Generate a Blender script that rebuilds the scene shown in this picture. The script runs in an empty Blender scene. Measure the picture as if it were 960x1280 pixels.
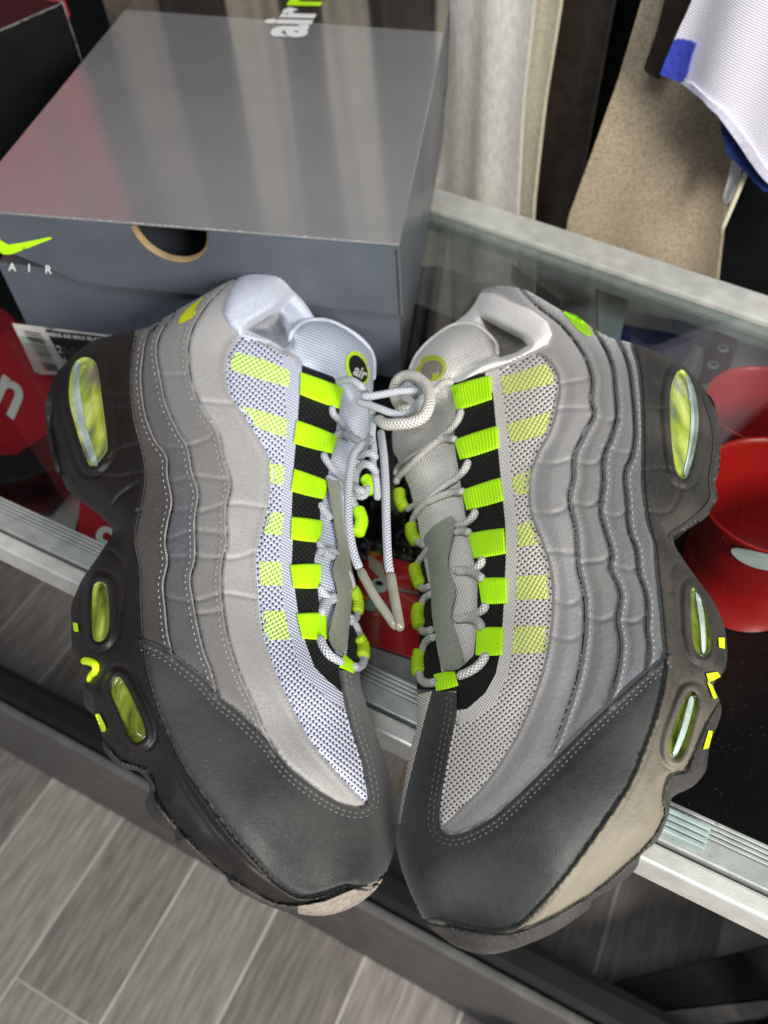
import bpy, bmesh, math, random
import numpy as np
from mathutils import Vector, Matrix
from mathutils.geometry import delaunay_2d_cdt
random.seed(7); np.random.seed(7)
scn = bpy.context.scene
COL = scn.collection

# ------------------------------------------------------------ camera, world, lamps
FPX = 1000.0
PITCH = math.radians(49.5); ROLL = math.radians(5.37)
CP = np.array([0, 0, 1.33])
_f = np.array([0, math.cos(PITCH), -math.sin(PITCH)])
_u0 = np.array([0, math.sin(PITCH), math.cos(PITCH)]); _r0 = np.array([1.0, 0, 0])
_r = math.cos(ROLL)*_r0 - math.sin(ROLL)*_u0
_u = math.cos(ROLL)*_u0 + math.sin(ROLL)*_r0
cam_d = bpy.data.cameras.new('camera'); cam = bpy.data.objects.new('camera', cam_d); COL.objects.link(cam)
cam_d.sensor_fit = 'VERTICAL'; cam_d.sensor_height = 36; cam_d.lens = FPX/1280*36
cam_d.clip_start = 0.02; cam_d.clip_end = 50
M = Matrix(((_r[0], _u[0], -_f[0], CP[0]), (_r[1], _u[1], -_f[1], CP[1]), (_r[2], _u[2], -_f[2], CP[2]), (0, 0, 0, 1)))
cam.matrix_world = M
cam_d.dof.use_dof = True; cam_d.dof.focus_distance = 0.35; cam_d.dof.aperture_fstop = 11
scn.camera = cam
scn.render.resolution_x = 768; scn.render.resolution_y = 1024
w = bpy.data.worlds.new('World'); scn.world = w; w.use_nodes = True
bg = w.node_tree.nodes['Background']; bg.inputs[0].default_value = (0.80, 0.86, 1.0, 1); bg.inputs[1].default_value = 0.50
def area(name, loc, target, size, power, col):
    l = bpy.data.lights.new(name, 'AREA'); l.shape = 'RECTANGLE'; l.size = size[0]; l.size_y = size[1]; l.energy = power; l.color = col
    o = bpy.data.objects.new(name, l); COL.objects.link(o); o.location = loc
    o.rotation_euler = (Vector(target)-Vector(loc)).to_track_quat('-Z', 'Y').to_euler(); return o
area('shop_window_light', (0.75, -1.15, 1.75), (0.0, 0.25, 1.0), (0.55, 0.55), 72, (1.0, 0.955, 0.89))
area('overhead_fill_light', (-0.28, -0.22, 2.7), (0, 0.45, 1.0), (1.2, 0.5), 30, (0.92, 0.96, 1.0))  # unseen fill added overhead to brighten the space between the shoes
scn.view_settings.view_transform = 'Standard'; scn.view_settings.look = 'None'
scn.view_settings.exposure = -0.33; scn.view_settings.gamma = 1
scn.cycles.max_bounces = 6; scn.cycles.transparent_max_bounces = 12; scn.cycles.caustics_reflective = False; scn.cycles.caustics_refractive = False

# ------------------------------------------------------------ helpers
def rays(x, y):
    x = np.asarray(x, float)[..., None]; y = np.asarray(y, float)[..., None]
    return _f + _r*(x-480)/FPX - _u*(y-640)/FPX
def onz(x, y, z):
    d = rays(x, y); t = (np.asarray(z, float)-CP[2])/d[..., 2]
    return CP + d*t[..., None]
def onplane(x, y, P, n):
    d = rays(x, y); P = np.array(P, float); n = np.array(n, float)
    t = np.dot(P-CP, n)/(d@n)
    return CP + d*t[..., None]
def tag(o, label=None, cat=None, group=None, kind=None):
    if label: o['label'] = label
    if cat: o['category'] = cat
    if group: o['group'] = group
    if kind: o['kind'] = kind
    return o
def empty(name, loc=(0, 0, 0)):
    o = bpy.data.objects.new(name, None); COL.objects.link(o); o.location = loc; o.empty_display_size = .02; return o
def link(name, verts, faces, m, parent=None, smooth=True, uv=None, kind=None):
    me = bpy.data.meshes.new(name)
    me.from_pydata([tuple(map(float, v)) for v in verts], [], [tuple(int(i) for i in f) for f in faces])
    me.materials.append(m)
    if smooth: me.polygons.foreach_set('use_smooth', [True]*len(me.polygons))
    if uv is not None:
        l = me.uv_layers.new(name='UVMap'); vi = np.zeros(len(me.loops), int); me.loops.foreach_get('vertex_index', vi)
        l.data.foreach_set('uv', np.asarray(uv, float)[vi].ravel())
    me.update()
    o = bpy.data.objects.new(name, me); COL.objects.link(o)
    if parent is not None:
        o.parent = parent; 
        if parent.type == 'EMPTY' or True:
            L = Vector((0, 0, 0)); q = parent
            while q is not None: L += q.location; q = q.parent
            o.location = -L if parent.parent is None else -L
            # children keep world coordinates in their meshes
            o.location = -wloc(parent)
    if kind: o['kind'] = kind
    return o
def wloc(o):
    L = Vector((0, 0, 0))
    while o is not None: L = L + o.location; o = o.parent
    return L

def nodes(name):
    m = bpy.data.materials.new(name); m.use_nodes = True; nt = m.node_tree
    return m, nt, nt.nodes, nt.links, nt.nodes['Principled BSDF']
def rgb(c):
    if isinstance(c, str):
        c = c.lstrip('#'); v = [int(c[i:i+2], 16)/255 for i in (0, 2, 4)]
        return tuple(((x+.055)/1.055)**2.4 if x > .04045 else x/12.92 for x in v) + (1,)
    return tuple(c) + (1,)
def mat(name, col, rough=.7, col2=None, nscale=200, nmix=.5, bump=0, bscale=600, spec=.4, metal=0, coord='Object',
        spots=None, sscale=900, sthr=.68, coat=0, sheen=0, stretch=None, patch=None, pscale=30, patchamt=.5, detail=4):
    m, nt, N, L, B = nodes(name)
    tc = N.new('ShaderNodeTexCoord'); src = tc.outputs[coord]
    if stretch:
        mp = N.new('ShaderNodeMapping'); mp.inputs['Scale'].default_value = stretch; L.new(src, mp.inputs[0]); src = mp.outputs[0]
    B.inputs['Roughness'].default_value = rough; B.inputs['Specular IOR Level'].default_value = spec; B.inputs['Metallic'].default_value = metal
    B.inputs['Coat Weight'].default_value = coat; B.inputs['Coat Roughness'].default_value = .08
    B.inputs['Sheen Weight'].default_value = sheen; B.inputs['Sheen Roughness'].default_value = .4
    rg = N.new('ShaderNodeMixRGB'); rg.inputs[1].default_value = rgb(col); rg.inputs[2].default_value = rgb(col2 or col)
    nz = N.new('ShaderNodeTexNoise'); nz.inputs['Scale'].default_value = nscale; nz.inputs['Detail'].default_value = detail; L.new(src, nz.inputs['Vector'])
    mr = N.new('ShaderNodeMapRange'); mr.inputs[1].default_value = .35; mr.inputs[2].default_value = .65; mr.inputs[3].default_value = 0; mr.inputs[4].default_value = nmix*2
    mr.clamp = True
    L.new(nz.outputs[0], mr.inputs[0]); L.new(mr.outputs[0], rg.inputs[0]); out = rg.outputs[0]
    if patch:
        pz = N.new('ShaderNodeTexNoise'); pz.inputs['Scale'].default_value = pscale; pz.inputs['Detail'].default_value = 5; L.new(src, pz.inputs['Vector'])
        pr = N.new('ShaderNodeMapRange'); pr.inputs[1].default_value = .42; pr.inputs[2].default_value = .68; pr.inputs[4].default_value = patchamt; L.new(pz.outputs[0], pr.inputs[0])
        px = N.new('ShaderNodeMixRGB'); px.inputs[2].default_value = rgb(patch); L.new(pr.outputs[0], px.inputs[0]); L.new(out, px.inputs[1]); out = px.outputs[0]
    if spots:
        sz = N.new('ShaderNodeTexNoise'); sz.inputs['Scale'].default_value = sscale; sz.inputs['Detail'].default_value = 2; L.new(src, sz.inputs['Vector'])
        sr = N.new('ShaderNodeMapRange'); sr.inputs[1].default_value = sthr; sr.inputs[2].default_value = sthr+.05; sr.inputs[4].default_value = .6; L.new(sz.outputs[0], sr.inputs[0])
        sx = N.new('ShaderNodeMixRGB'); sx.inputs[2].default_value = rgb(spots); L.new(sr.outputs[0], sx.inputs[0]); L.new(out, sx.inputs[1]); out = sx.outputs[0]
    L.new(out, B.inputs['Base Color'])
    if bump:
        bz = N.new('ShaderNodeTexNoise'); bz.inputs['Scale'].default_value = bscale; bz.inputs['Detail'].default_value = 3; L.new(src, bz.inputs['Vector'])
        bp = N.new('ShaderNodeBump'); bp.inputs['Strength'].default_value = bump; bp.inputs['Distance'].default_value = .0006
        L.new(bz.outputs[0], bp.inputs['Height']); L.new(bp.outputs[0], B.inputs['Normal'])
    return m
def mesh_mat(name, col, hole, pitch=5.0, ang=45, thr=.35, colb=None, rough=.75):
    """perforated knit: staggered holes, UV is in traced units"""
    m, nt, N, L, B = nodes(name)
    uv = N.new('ShaderNodeUVMap'); k = 2*math.pi/pitch*1.0
    def dotn(v):
        d = N.new('ShaderNodeVectorMath'); d.operation = 'DOT_PRODUCT'; d.inputs[1].default_value = v; L.new(uv.outputs[0], d.inputs[0])
        c = N.new('ShaderNodeMath'); c.operation = 'COSINE'; L.new(d.outputs['Value'], c.inputs[0]); return c.outputs[0]
    a = math.radians(ang)
    c1 = dotn((k*math.cos(a), k*math.sin(a), 0)); c2 = dotn((-k*math.sin(a)*.92, k*math.cos(a)*.92, 0))
    s = N.new('ShaderNodeMath'); s.operation = 'ADD'; L.new(c1, s.inputs[0]); L.new(c2, s.inputs[1])
    mr = N.new('ShaderNodeMapRange'); mr.inputs[1].default_value = thr; mr.inputs[2].default_value = thr+.55; L.new(s.outputs[0], mr.inputs[0])
    nz = N.new('ShaderNodeTexNoise'); nz.inputs['Scale'].default_value = .6; L.new(uv.outputs[0], nz.inputs['Vector'])
    mx0 = N.new('ShaderNodeMixRGB'); mx0.inputs[1].default_value = rgb(col); mx0.inputs[2].default_value = rgb(colb or col); L.new(nz.outputs[0], mx0.inputs[0])
    mx = N.new('ShaderNodeMixRGB'); L.new(mr.outputs[0], mx.inputs[0]); L.new(mx0.outputs[0], mx.inputs[1]); mx.inputs[2].default_value = rgb(hole)
    L.new(mx.outputs[0], B.inputs['Base Color']); B.inputs['Roughness'].default_value = rough; B.inputs['Specular IOR Level'].default_value = .25
    bp = N.new('ShaderNodeBump'); bp.invert = True; bp.inputs['Strength'].default_value = .5; bp.inputs['Distance'].default_value = .0005
    L.new(s.outputs[0], bp.inputs['Height']); L.new(bp.outputs[0], B.inputs['Normal'])
    return m
def braid_mat(name, col, dark, f=1.0):
    m, nt, N, L, B = nodes(name)
    uv = N.new('ShaderNodeUVMap')
    def w(v):
        d = N.new('ShaderNodeVectorMath'); d.operation = 'DOT_PRODUCT'; d.inputs[1].default_value = v; L.new(uv.outputs[0], d.inputs[0])
        c = N.new('ShaderNodeMath'); c.operation = 'SINE'; L.new(d.outputs['Value'], c.inputs[0]); return c.outputs[0]
    a = w((2100*f, 6*2*math.pi, 0)); b = w((2100*f, -6*2*math.pi, 0))
    s = N.new('ShaderNodeMath'); s.operation = 'MAXIMUM'; L.new(a, s.inputs[0]); L.new(b, s.inputs[1])
    mr = N.new('ShaderNodeMapRange'); mr.inputs[1].default_value = -.5; mr.inputs[2].default_value = .5; L.new(s.outputs[0], mr.inputs[0])
    mx = N.new('ShaderNodeMixRGB'); mx.inputs[1].default_value = rgb(dark); mx.inputs[2].default_value = rgb(col); L.new(mr.outputs[0], mx.inputs[0])
    tc = N.new('ShaderNodeTexCoord'); nz = N.new('ShaderNodeTexNoise'); nz.inputs['Scale'].default_value = 40; L.new(tc.outputs['Object'], nz.inputs['Vector'])
    mm = N.new('ShaderNodeMixRGB'); mm.blend_type = 'MULTIPLY'; mm.inputs[0].default_value = .15; L.new(mx.outputs[0], mm.inputs[1]); L.new(nz.outputs[0], mm.inputs[2])
    L.new(mm.outputs[0], B.inputs['Base Color']); B.inputs['Roughness'].default_value = .7
    bp = N.new('ShaderNodeBump'); bp.inputs['Strength'].default_value = .9; bp.inputs['Distance'].default_value = .0005; L.new(s.outputs[0], bp.inputs['Height']); L.new(bp.outputs[0], B.inputs['Normal'])
    return m
def glass_mat(name, tint=(.86, .9, .9), refl=1.0, rough=.02, dust=.03):
    m, nt, N, L, B = nodes(name); N.remove(B)
    out = N['Material Output']; tr = N.new('ShaderNodeBsdfTransparent'); tr.inputs[0].default_value = tint+(1,)
    gl = N.new('ShaderNodeBsdfGlossy'); gl.inputs['Roughness'].default_value = rough
    df = N.new('ShaderNodeBsdfDiffuse'); df.inputs[0].default_value = (.6, .6, .58, 1)
    fr = N.new('ShaderNodeFresnel'); ge = N.new('ShaderNodeNewGeometry'); io = N.new('ShaderNodeMapRange'); io.inputs[3].default_value = 1.5; io.inputs[4].default_value = 1/1.5; L.new(ge.outputs['Backfacing'], io.inputs[0]); L.new(io.outputs[0], fr.inputs[0])
    mu = N.new('ShaderNodeMath'); mu.operation = 'MULTIPLY'; mu.inputs[1].default_value = refl; L.new(fr.outputs[0], mu.inputs[0])
    mx = N.new('ShaderNodeMixShader'); L.new(mu.outputs[0], mx.inputs[0]); L.new(tr.outputs[0], mx.inputs[1]); L.new(gl.outputs[0], mx.inputs[2])
    tc = N.new('ShaderNodeTexCoord'); nz = N.new('ShaderNodeTexNoise'); nz.inputs['Scale'].default_value = 500; L.new(tc.outputs['Object'], nz.inputs['Vector'])
    mr = N.new('ShaderNodeMapRange'); mr.inputs[1].default_value = .66; mr.inputs[2].default_value = .75; mr.inputs[3].default_value = dust*.2; mr.inputs[4].default_value = min(1, dust*8); L.new(nz.outputs[0], mr.inputs[0])
    m2 = N.new('ShaderNodeMixShader'); L.new(mr.outputs[0], m2.inputs[0]); L.new(mx.outputs[0], m2.inputs[1]); L.new(df.outputs[0], m2.inputs[2]); L.new(m2.outputs[0], out.inputs[0])
    return m

def spline(pts, n=5, closed=False):
    P = np.array(pts, float)
    if len(P) < 3: return P
    Q = np.vstack([P[-1], P, P[0], P[1]]) if closed else np.vstack([2*P[0]-P[1], P, 2*P[-1]-P[-2]])
    out = []; k = len(P) if closed else len(P)-1
    for i in range(k):
        a, b, c, d = Q[i:i+4]
        for j in range(n):
            t = j/n
            out.append(.5*((2*b)+(c-a)*t+(2*a-5*b+4*c-d)*t*t+(3*b-a-3*c+d)*t**3))
    if not closed: out.append(P[-1])
    return np.array(out)
def resample(P, step):
    d = np.r_[0, np.cumsum(np.linalg.norm(np.diff(P, axis=0), axis=1))]
    n = max(2, int(round(d[-1]/step))+1); s = np.linspace(0, d[-1], n)
    return np.stack([np.interp(s, d, P[:, k]) for k in range(P.shape[1])], 1)
def inside(poly, x, y):
    P = np.asarray(poly, float); r = np.zeros(x.shape, bool)
    x0, y0 = P.min(0); x1, y1 = P.max(0); s = (x >= x0)&(x <= x1)&(y >= y0)&(y <= y1)
    xs = x[s]; ys = y[s]; c = np.zeros(xs.shape, bool); j = len(P)-1
    for i in range(len(P)):
        xi, yi = P[i]; xj, yj = P[j]
        if yi != yj:
            c ^= ((yi > ys) != (yj > ys)) & (xs < (xj-xi)*(ys-yi)/(yj-yi)+xi)
        j = i
    r[s] = c; return r
def sm(t): t = np.clip(t, 0, 1); return t*t*(3-2*t)

class Relief:
    """height of one shoe above the counter (mm), over the traced outline"""
    def __init__(s, x0, y0, x1, y1, ctrl):
        s.x0, s.y0 = x0, y0; s.W = x1-x0+1; s.Hh = y1-y0+1
        s.X, s.Y = np.meshgrid(np.arange(x0, x1+1), np.arange(y0, y1+1))
        s.X = s.X.astype(float); s.Y = s.Y.astype(float)
        c = np.array(ctrl, float); p = c[:, :2]/100
        r = np.linalg.norm(p[:, None]-p[None], axis=2); K = np.where(r > 0, r*r*np.log(r+1e-9), 0)+np.eye(len(p))*.02
        A = np.block([[K, np.c_[np.ones(len(p)), p]], [np.c_[np.ones(len(p)), p].T, np.zeros((3, 3))]])
        wv = np.linalg.solve(A, np.r_[c[:, 2], 0, 0, 0])
        gx = np.arange(x0, x1+9, 8); gy = np.arange(y0, y1+9, 8); GX, GY = np.meshgrid(gx, gy)
        q = np.stack([GX.ravel(), GY.ravel()], 1)/100
        r = np.linalg.norm(q[:, None]-p[None], axis=2)
        g = (np.where(r > 0, r*r*np.log(r+1e-9), 0)@wv[:-3]+wv[-3]+q@wv[-2:]).reshape(GX.shape)
        fx = (s.X-x0)/8; fy = (s.Y-y0)/8; ix = fx.astype(int); iy = fy.astype(int); fx -= ix; fy -= iy
        fx = fx; fy = fy
        ix2 = np.minimum(ix+1, g.shape[1]-1); iy2 = np.minimum(iy+1, g.shape[0]-1)
        s.H = g[iy, ix]*(1-fx)*(1-fy)+g[iy, ix2]*fx*(1-fy)+g[iy2, ix]*(1-fx)*fy+g[iy2, ix2]*fx*fy
        s.H = s.blur(s.H, 4)
    def blur(s, a, r):
        for _ in range(2):
            for ax in (0, 1):
                p = np.pad(a, [(r+1, r) if k == ax else (0, 0) for k in (0, 1)], mode='edge')
                c = np.cumsum(p, axis=ax); n = a.shape[ax]
                a = (np.take(c, range(2*r+1, 2*r+1+n), ax)-np.take(c, range(0, n), ax))/(2*r+1)
        return a
    def dist(s, pts, R, closed=False):
        P = np.asarray(pts, float)
        if closed: P = np.vstack([P, P[0]])
        D = np.full(s.X.shape, float(R)); S = np.zeros(s.X.shape)
        for a, b in zip(P, P[1:]):
            d = b-a; l2 = d@d
            if l2 < 1e-9: continue
            i0 = int(max(0, min(a[1], b[1])-R-s.y0)); i1 = int(min(s.Hh, max(a[1], b[1])+R-s.y0+2))
            j0 = int(max(0, min(a[0], b[0])-R-s.x0)); j1 = int(min(s.W, max(a[0], b[0])+R-s.x0+2))
            if i1 <= i0 or j1 <= j0: continue
            x = s.X[i0:i1, j0:j1]-a[0]; y = s.Y[i0:i1, j0:j1]-a[1]
            t = np.clip((x*d[0]+y*d[1])/l2, 0, 1); q = np.hypot(x-t*d[0], y-t*d[1])
            m = q < D[i0:i1, j0:j1]
            D[i0:i1, j0:j1][m] = q[m]; S[i0:i1, j0:j1][m] = np.sign(d[0]*y-d[1]*x)[m]
        return D, S
    def mask(s, poly, soft=0):
        m = inside(poly, s.X, s.Y).astype(float)
        return s.blur(m, soft) if soft else m
    def step(s, line, sign, up=1.0, down=.8, wo=10, wi=6):
        D, S = s.dist(line, 26); sd = D*S*sign      # >0 on the raised side
        hi = up*(1-sm((sd-1)/wo)); lo = -down*(1-sm((-sd)/wi))
        t = sm((sd+.8)/1.6); v = hi*t+lo*(1-t)-1.9*np.exp(-((sd+1.4)/1.0)**2)*min(1, up); v[D >= 25.9] = 0
        v = v*sm((26-D)/6); s.H += v
    def groove(s, line, depth=.6, wd=3, closed=False):
        D, S = s.dist(line, wd*3, closed); s.H -= depth*np.exp(-(D/wd)**2)*(D < wd*3-.1)
    def __call__(s, x, y):
        x = np.clip(np.asarray(x, float)-s.x0, 0, s.W-1.001); y = np.clip(np.asarray(y, float)-s.y0, 0, s.Hh-1.001)
        i = y.astype(int); j = x.astype(int); fy = y-i; fx = x-j; H = s.H
        return H[i, j]*(1-fx)*(1-fy)+H[i, j+1]*fx*(1-fy)+H[i+1, j]*(1-fx)*fy+H[i+1, j+1]*fx*fy
    def world(s, x, y, off=0):
        return onz(x, y, ZT+(s(x, y)+off)/1000)
ZT = 0.95    # top of the counter glass

def cdt(points, edges):
    r = delaunay_2d_cdt([Vector((float(a), float(b))) for a, b in points], edges, [], 0, 1e-4)
    return np.array([[v.x, v.y] for v in r[0]]), [tuple(f) for f in r[2]]
def gridpts(x0, y0, x1, y1, st, jit=.15):
    out = []; k = 0; y = y0
    while y < y1:
        xs = np.arange(x0+(st/2 if k % 2 else 0), x1, st); out.append(np.stack([xs, np.full(len(xs), y)], 1)); y += st*.87; k += 1
    g = np.vstack(out); return g+(np.random.rand(*g.shape)-.5)*st*jit

def patch(name, poly, surf, m, parent, off=.4, st=3, skirt=1.0, kind=None, n=4, closed_spline=True, uvs=1.0, puff=0, holes=()):
    """piece of material cut to an outline and laid on a surface, with its own thickness"""
    P = resample(np.vstack([spline(poly, n, True), np.array(poly[:1], float)]) if closed_spline else np.vstack([np.array(poly, float), np.array(poly[:1], float)]), st*.8)[:-1]
    x0, y0 = P.min(0); x1, y1 = P.max(0)
    G = gridpts(x0, y0, x1, y1, st); G = G[inside(P, G[:, 0], G[:, 1])]
    if len(G):
        dm = np.min(np.hypot(G[:, None, 0]-P[None, :, 0], G[:, None, 1]-P[None, :, 1]), axis=1); G = G[dm > st*.45]
    pts = np.vstack([P, G]) if len(G) else P
    V, F = cdt(pts, [(i, (i+1) % len(P)) for i in range(len(P))])
    c = np.array([V[list(f)].mean(0) for f in F]); k = inside(P, c[:, 0], c[:, 1])
    F = [f for f, q in zip(F, k) if q]
    o = off
    if puff:
        d = np.min(np.hypot(V[:, None, 0]-P[None, :, 0], V[:, None, 1]-P[None, :, 1]), axis=1); o = off+puff*np.sqrt(np.clip(d/max(1e-6, d.max()), 0, 1))
    top = surf(V[:, 0], V[:, 1], o)
    # outer ring skirt
    cnt = {}
    for f in F:
        for a, b in zip(f, f[1:]+f[:1]): cnt[(a, b)] = 1
    be = [(a, b) for (a, b) in cnt if (b, a) not in cnt]
    bot = surf(V[:, 0], V[:, 1], off-skirt); ids = sorted({i for e in be for i in e}); mp = {i: len(V)+k for k, i in enumerate(ids)}; mt = {i: len(V)+len(ids)+k for k, i in enumerate(ids)}
    verts = np.vstack([top, bot[ids], top[ids]]); uv = np.vstack([V, V[ids], V[ids]])*uvs
    F = [tuple(f) for f in F]+([(mt[b], mt[a], mp[a], mp[b]) for a, b in be] if skirt else [])
    F = fixn(verts, F)
    return link(name, verts, F, m, parent, uv=uv, kind=kind)
def fixn(V, F):
    """wind so that the first faces look towards the camera side"""
    f = F[0]; a, b, c = (V[f[i]] for i in range(3)); n = np.cross(b-a, c-a)
    return [tuple(reversed(g)) for g in F] if n@(CP-a) < 0 else F

def tube(name, pts, rad, m, parent, seg=10, flat=1.0, kind=None, step=.0012, ribs=0):
    """pts: world points; a round cord along them"""
    P = resample(spline(pts, 8), step); n = len(P)
    T = np.gradient(P, axis=0); T /= np.linalg.norm(T, axis=1)[:, None]+1e-12
    up = np.array([0, 0, 1.0]); N = np.zeros_like(P); v = up-T[0]*(up@T[0]); v /= np.linalg.norm(v)+1e-9
    for i in range(n):
        v = v-T[i]*(v@T[i]); v /= np.linalg.norm(v)+1e-9; N[i] = v
    Bn = np.cross(T, N); L = np.r_[0, np.cumsum(np.linalg.norm(np.diff(P, axis=0), axis=1))]
    V = []; UV = []; F = []
    for i in range(n):
        e = min(i, n-1-i); rr = rad*(1 if e > 1 else (.6, .93)[e])
        if ribs: rr *= 1+.05*math.sin(L[i]*2*math.pi/ribs)
        for k in range(seg):
            a = 2*math.pi*k/seg; V.append(P[i]+N[i]*math.cos(a)*rr*flat+Bn[i]*math.sin(a)*rr*(1+(.06*math.sin(a*7) if ribs < 0 else 0))); UV.append((L[i], k/seg if k <= seg/2 else 1-k/seg))
    for i in range(n-1):
        for k in range(seg):
            a = i*seg+k; b = i*seg+(k+1) % seg; F.append((a, b, b+seg, a+seg))
    F.append(tuple(range(seg-1, -1, -1))); F.append(tuple((n-1)*seg+k for k in range(seg)))
    return link(name, V, F, m, parent, uv=UV, kind=kind)

def box(name, o, ex, ey, ez, m, parent=None, bev=.001, kind=None):
    """box from corner o along three vectors, bevelled"""
    bm = bmesh.new(); o = Vector(o); ex, ey, ez = Vector(ex), Vector(ey), Vector(ez)
    vs = [bm.verts.new(o+ex*a+ey*b+ez*c) for c in (0, 1) for b in (0, 1) for a in (0, 1)]
    for f in ((0, 2, 3, 1), (4, 5, 7, 6), (0, 1, 5, 4), (2, 6, 7, 3), (0, 4, 6, 2), (1, 3, 7, 5)): bm.faces.new([vs[i] for i in f])
    bmesh.ops.recalc_face_normals(bm, faces=bm.faces)
    if bev: bmesh.ops.bevel(bm, geom=bm.edges[:], offset=bev, segments=2, affect='EDGES', profile=.6)
    me = bpy.data.meshes.new(name); bm.to_mesh(me); bm.free(); me.materials.append(m)
    ob = bpy.data.objects.new(name, me); COL.objects.link(ob)
    if parent is not None: ob.parent = parent; ob.location = -wloc(parent)
    if kind: ob['kind'] = kind
    return ob
def prism(name, quad, z0, z1, m, parent=None, bev=.001, kind=None):
    bm = bmesh.new(); b = [bm.verts.new((q[0], q[1], z0)) for q in quad]; t = [bm.verts.new((q[0], q[1], z1)) for q in quad]; n = len(quad)
    bm.faces.new(b[::-1]); bm.faces.new(t)
    for i in range(n): bm.faces.new((b[i], b[(i+1) % n], t[(i+1) % n], t[i]))
    bmesh.ops.recalc_face_normals(bm, faces=bm.faces)
    if bev: bmesh.ops.bevel(bm, geom=bm.edges[:], offset=bev, segments=2, affect='EDGES', profile=.6)
    me = bpy.data.meshes.new(name); bm.to_mesh(me); bm.free(); me.materials.append(m)
    ob = bpy.data.objects.new(name, me); COL.objects.link(ob)
    if parent is not None: ob.parent = parent; ob.location = -wloc(parent)
    if kind: ob['kind'] = kind
    return ob
def lettering(name, txt, fn, m, parent, size=1.0, bold=0.0, spacing=1.0, extr=0):
    """flat print: the letters are mapped onto a surface by fn(u, v)"""
    cu = bpy.data.curves.new(name, 'FONT'); cu.body = txt; cu.size = size; cu.offset = bold; cu.space_character = spacing; cu.fill_mode = 'FRONT'
    to = bpy.data.objects.new(name+'_curve', cu); COL.objects.link(to)
    me0 = bpy.data.meshes.new_from_object(to.evaluated_get(bpy.context.evaluated_depsgraph_get()))
    V = [fn(v.co.x, v.co.y) for v in me0.vertices]; F = [tuple(p.vertices) for p in me0.polygons]
    bpy.data.objects.remove(to); bpy.data.curves.remove(cu)
    if not F: return None
    F = fixn(np.array(V), F)
    return link(name, V, F, m, parent, smooth=False)

# ------------------------------------------------------------ materials
NEON = '#b2ec0c'
M_alu = mat('brushed_aluminium', '#d2d2ca', .42, '#c0bfb6', 60, .4, .15, 900, metal=.35, stretch=(1, 1, 1), patch='#9a9b94', pscale=90, patchamt=.3)
M_alu2 = mat('grey_anodised_rail', '#a9ada8', .5, '#969a95', 80, .5, .25, 1200, metal=.4, spots='#5a5d5a', sscale=300)
M_clip = mat('clear_ribbed_plastic', '#9fb0ab', .3, '#84948f', 100, .4)
M_glass = glass_mat('counter_glass', (.80, .84, .82), 1.0, .03, .004)
M_black = mat('black_shelf_board', '#0b0b0c', .35, '#121213', 50, .4, spots='#3a3936', sscale=300, sthr=.74)
M_dark = mat('black_metal', '#0d0c0c', .6, '#141312', 60, .5, .1, spec=.25)
M_grey = mat('grey_rail_paint', '#4f4d4b', .55, '#5b5957', 30, .5, .1)
M_wall = mat('dark_wall', '#0c0c0d', .8, '#141414', 4, .5)
def plank_mat(i, a, b, c):
    return mat('floor_plank_wood', a, .55, b, 22, .6, .3, 60, stretch=(9, 1, 1), patch=c, pscale=11, patchamt=.75, detail=8)

# ------------------------------------------------------------ floor
ed = np.array([math.cos(math.radians(60.2)), math.sin(math.radians(60.2))]); en = np.array([-ed[1], ed[0]])
fl = link('floor', [(-4, -2, -.0014), (4, -2, -.0014), (4, 5, -.0014), (-4, 5, -.0014)], [(0, 1, 2, 3)], mat('floor_grout', '#bdb7b0', .8, '#a8a29b', 20, .5), smooth=False); tag(fl, kind='structure')
pm = [plank_mat(i, *c) for i, c in enumerate([('#6a635d', '#8b847d', '#544d47'), ('#746d67', '#958e87', '#615a54'), ('#635c56', '#837c75', '#4e4740'), ('#79726b', '#9c958d', '#665f58')])]
PW = .155; c0 = .5226
plank_me = {}
for r_ in range(-5, 7):
    b0 = c0+r_*PW
    s = -1.2+random.random()*.6
    if r_ == 1: s = -1.02
    while s < 2.0:
        ln = .62
        key = r_ % 4
        cx, cy = ed*(s+ln/2)+en*(b0+PW/2)
        if -1.4 < cx < 1.3 and -.6 < cy < 1.7:
            k = (r_*3+int(s*2)) % 4
            if k not in plank_me:
                bm = bmesh.new(); hw, hl = PW/2-.0027, ln/2-.0014
                vs = [bm.verts.new((x, y, z)) for z in (-.006, 0) for x, y in ((-hw, -hl), (hw, -hl), (hw, hl), (-hw, hl))]
                bm.faces.new(vs[4:8])
                for i in range(4): bm.faces.new((vs[i], vs[(i+1) % 4], vs[4+(i+1) % 4], vs[4+i]))
                me = bpy.data.meshes.new('plank'); bm.to_mesh(me); bm.free(); me.materials.append(pm[k]); plank_me[k] = me
            o = bpy.data.objects.new('plank', plank_me[k]); COL.objects.link(o); o.parent = fl
            o.location = (cx, cy, .0+random.random()*.0006); o.rotation_euler = (0, 0, math.atan2(ed[1], ed[0])-math.pi/2+(math.pi if random.random() < .5 else 0))
        s += ln

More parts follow.
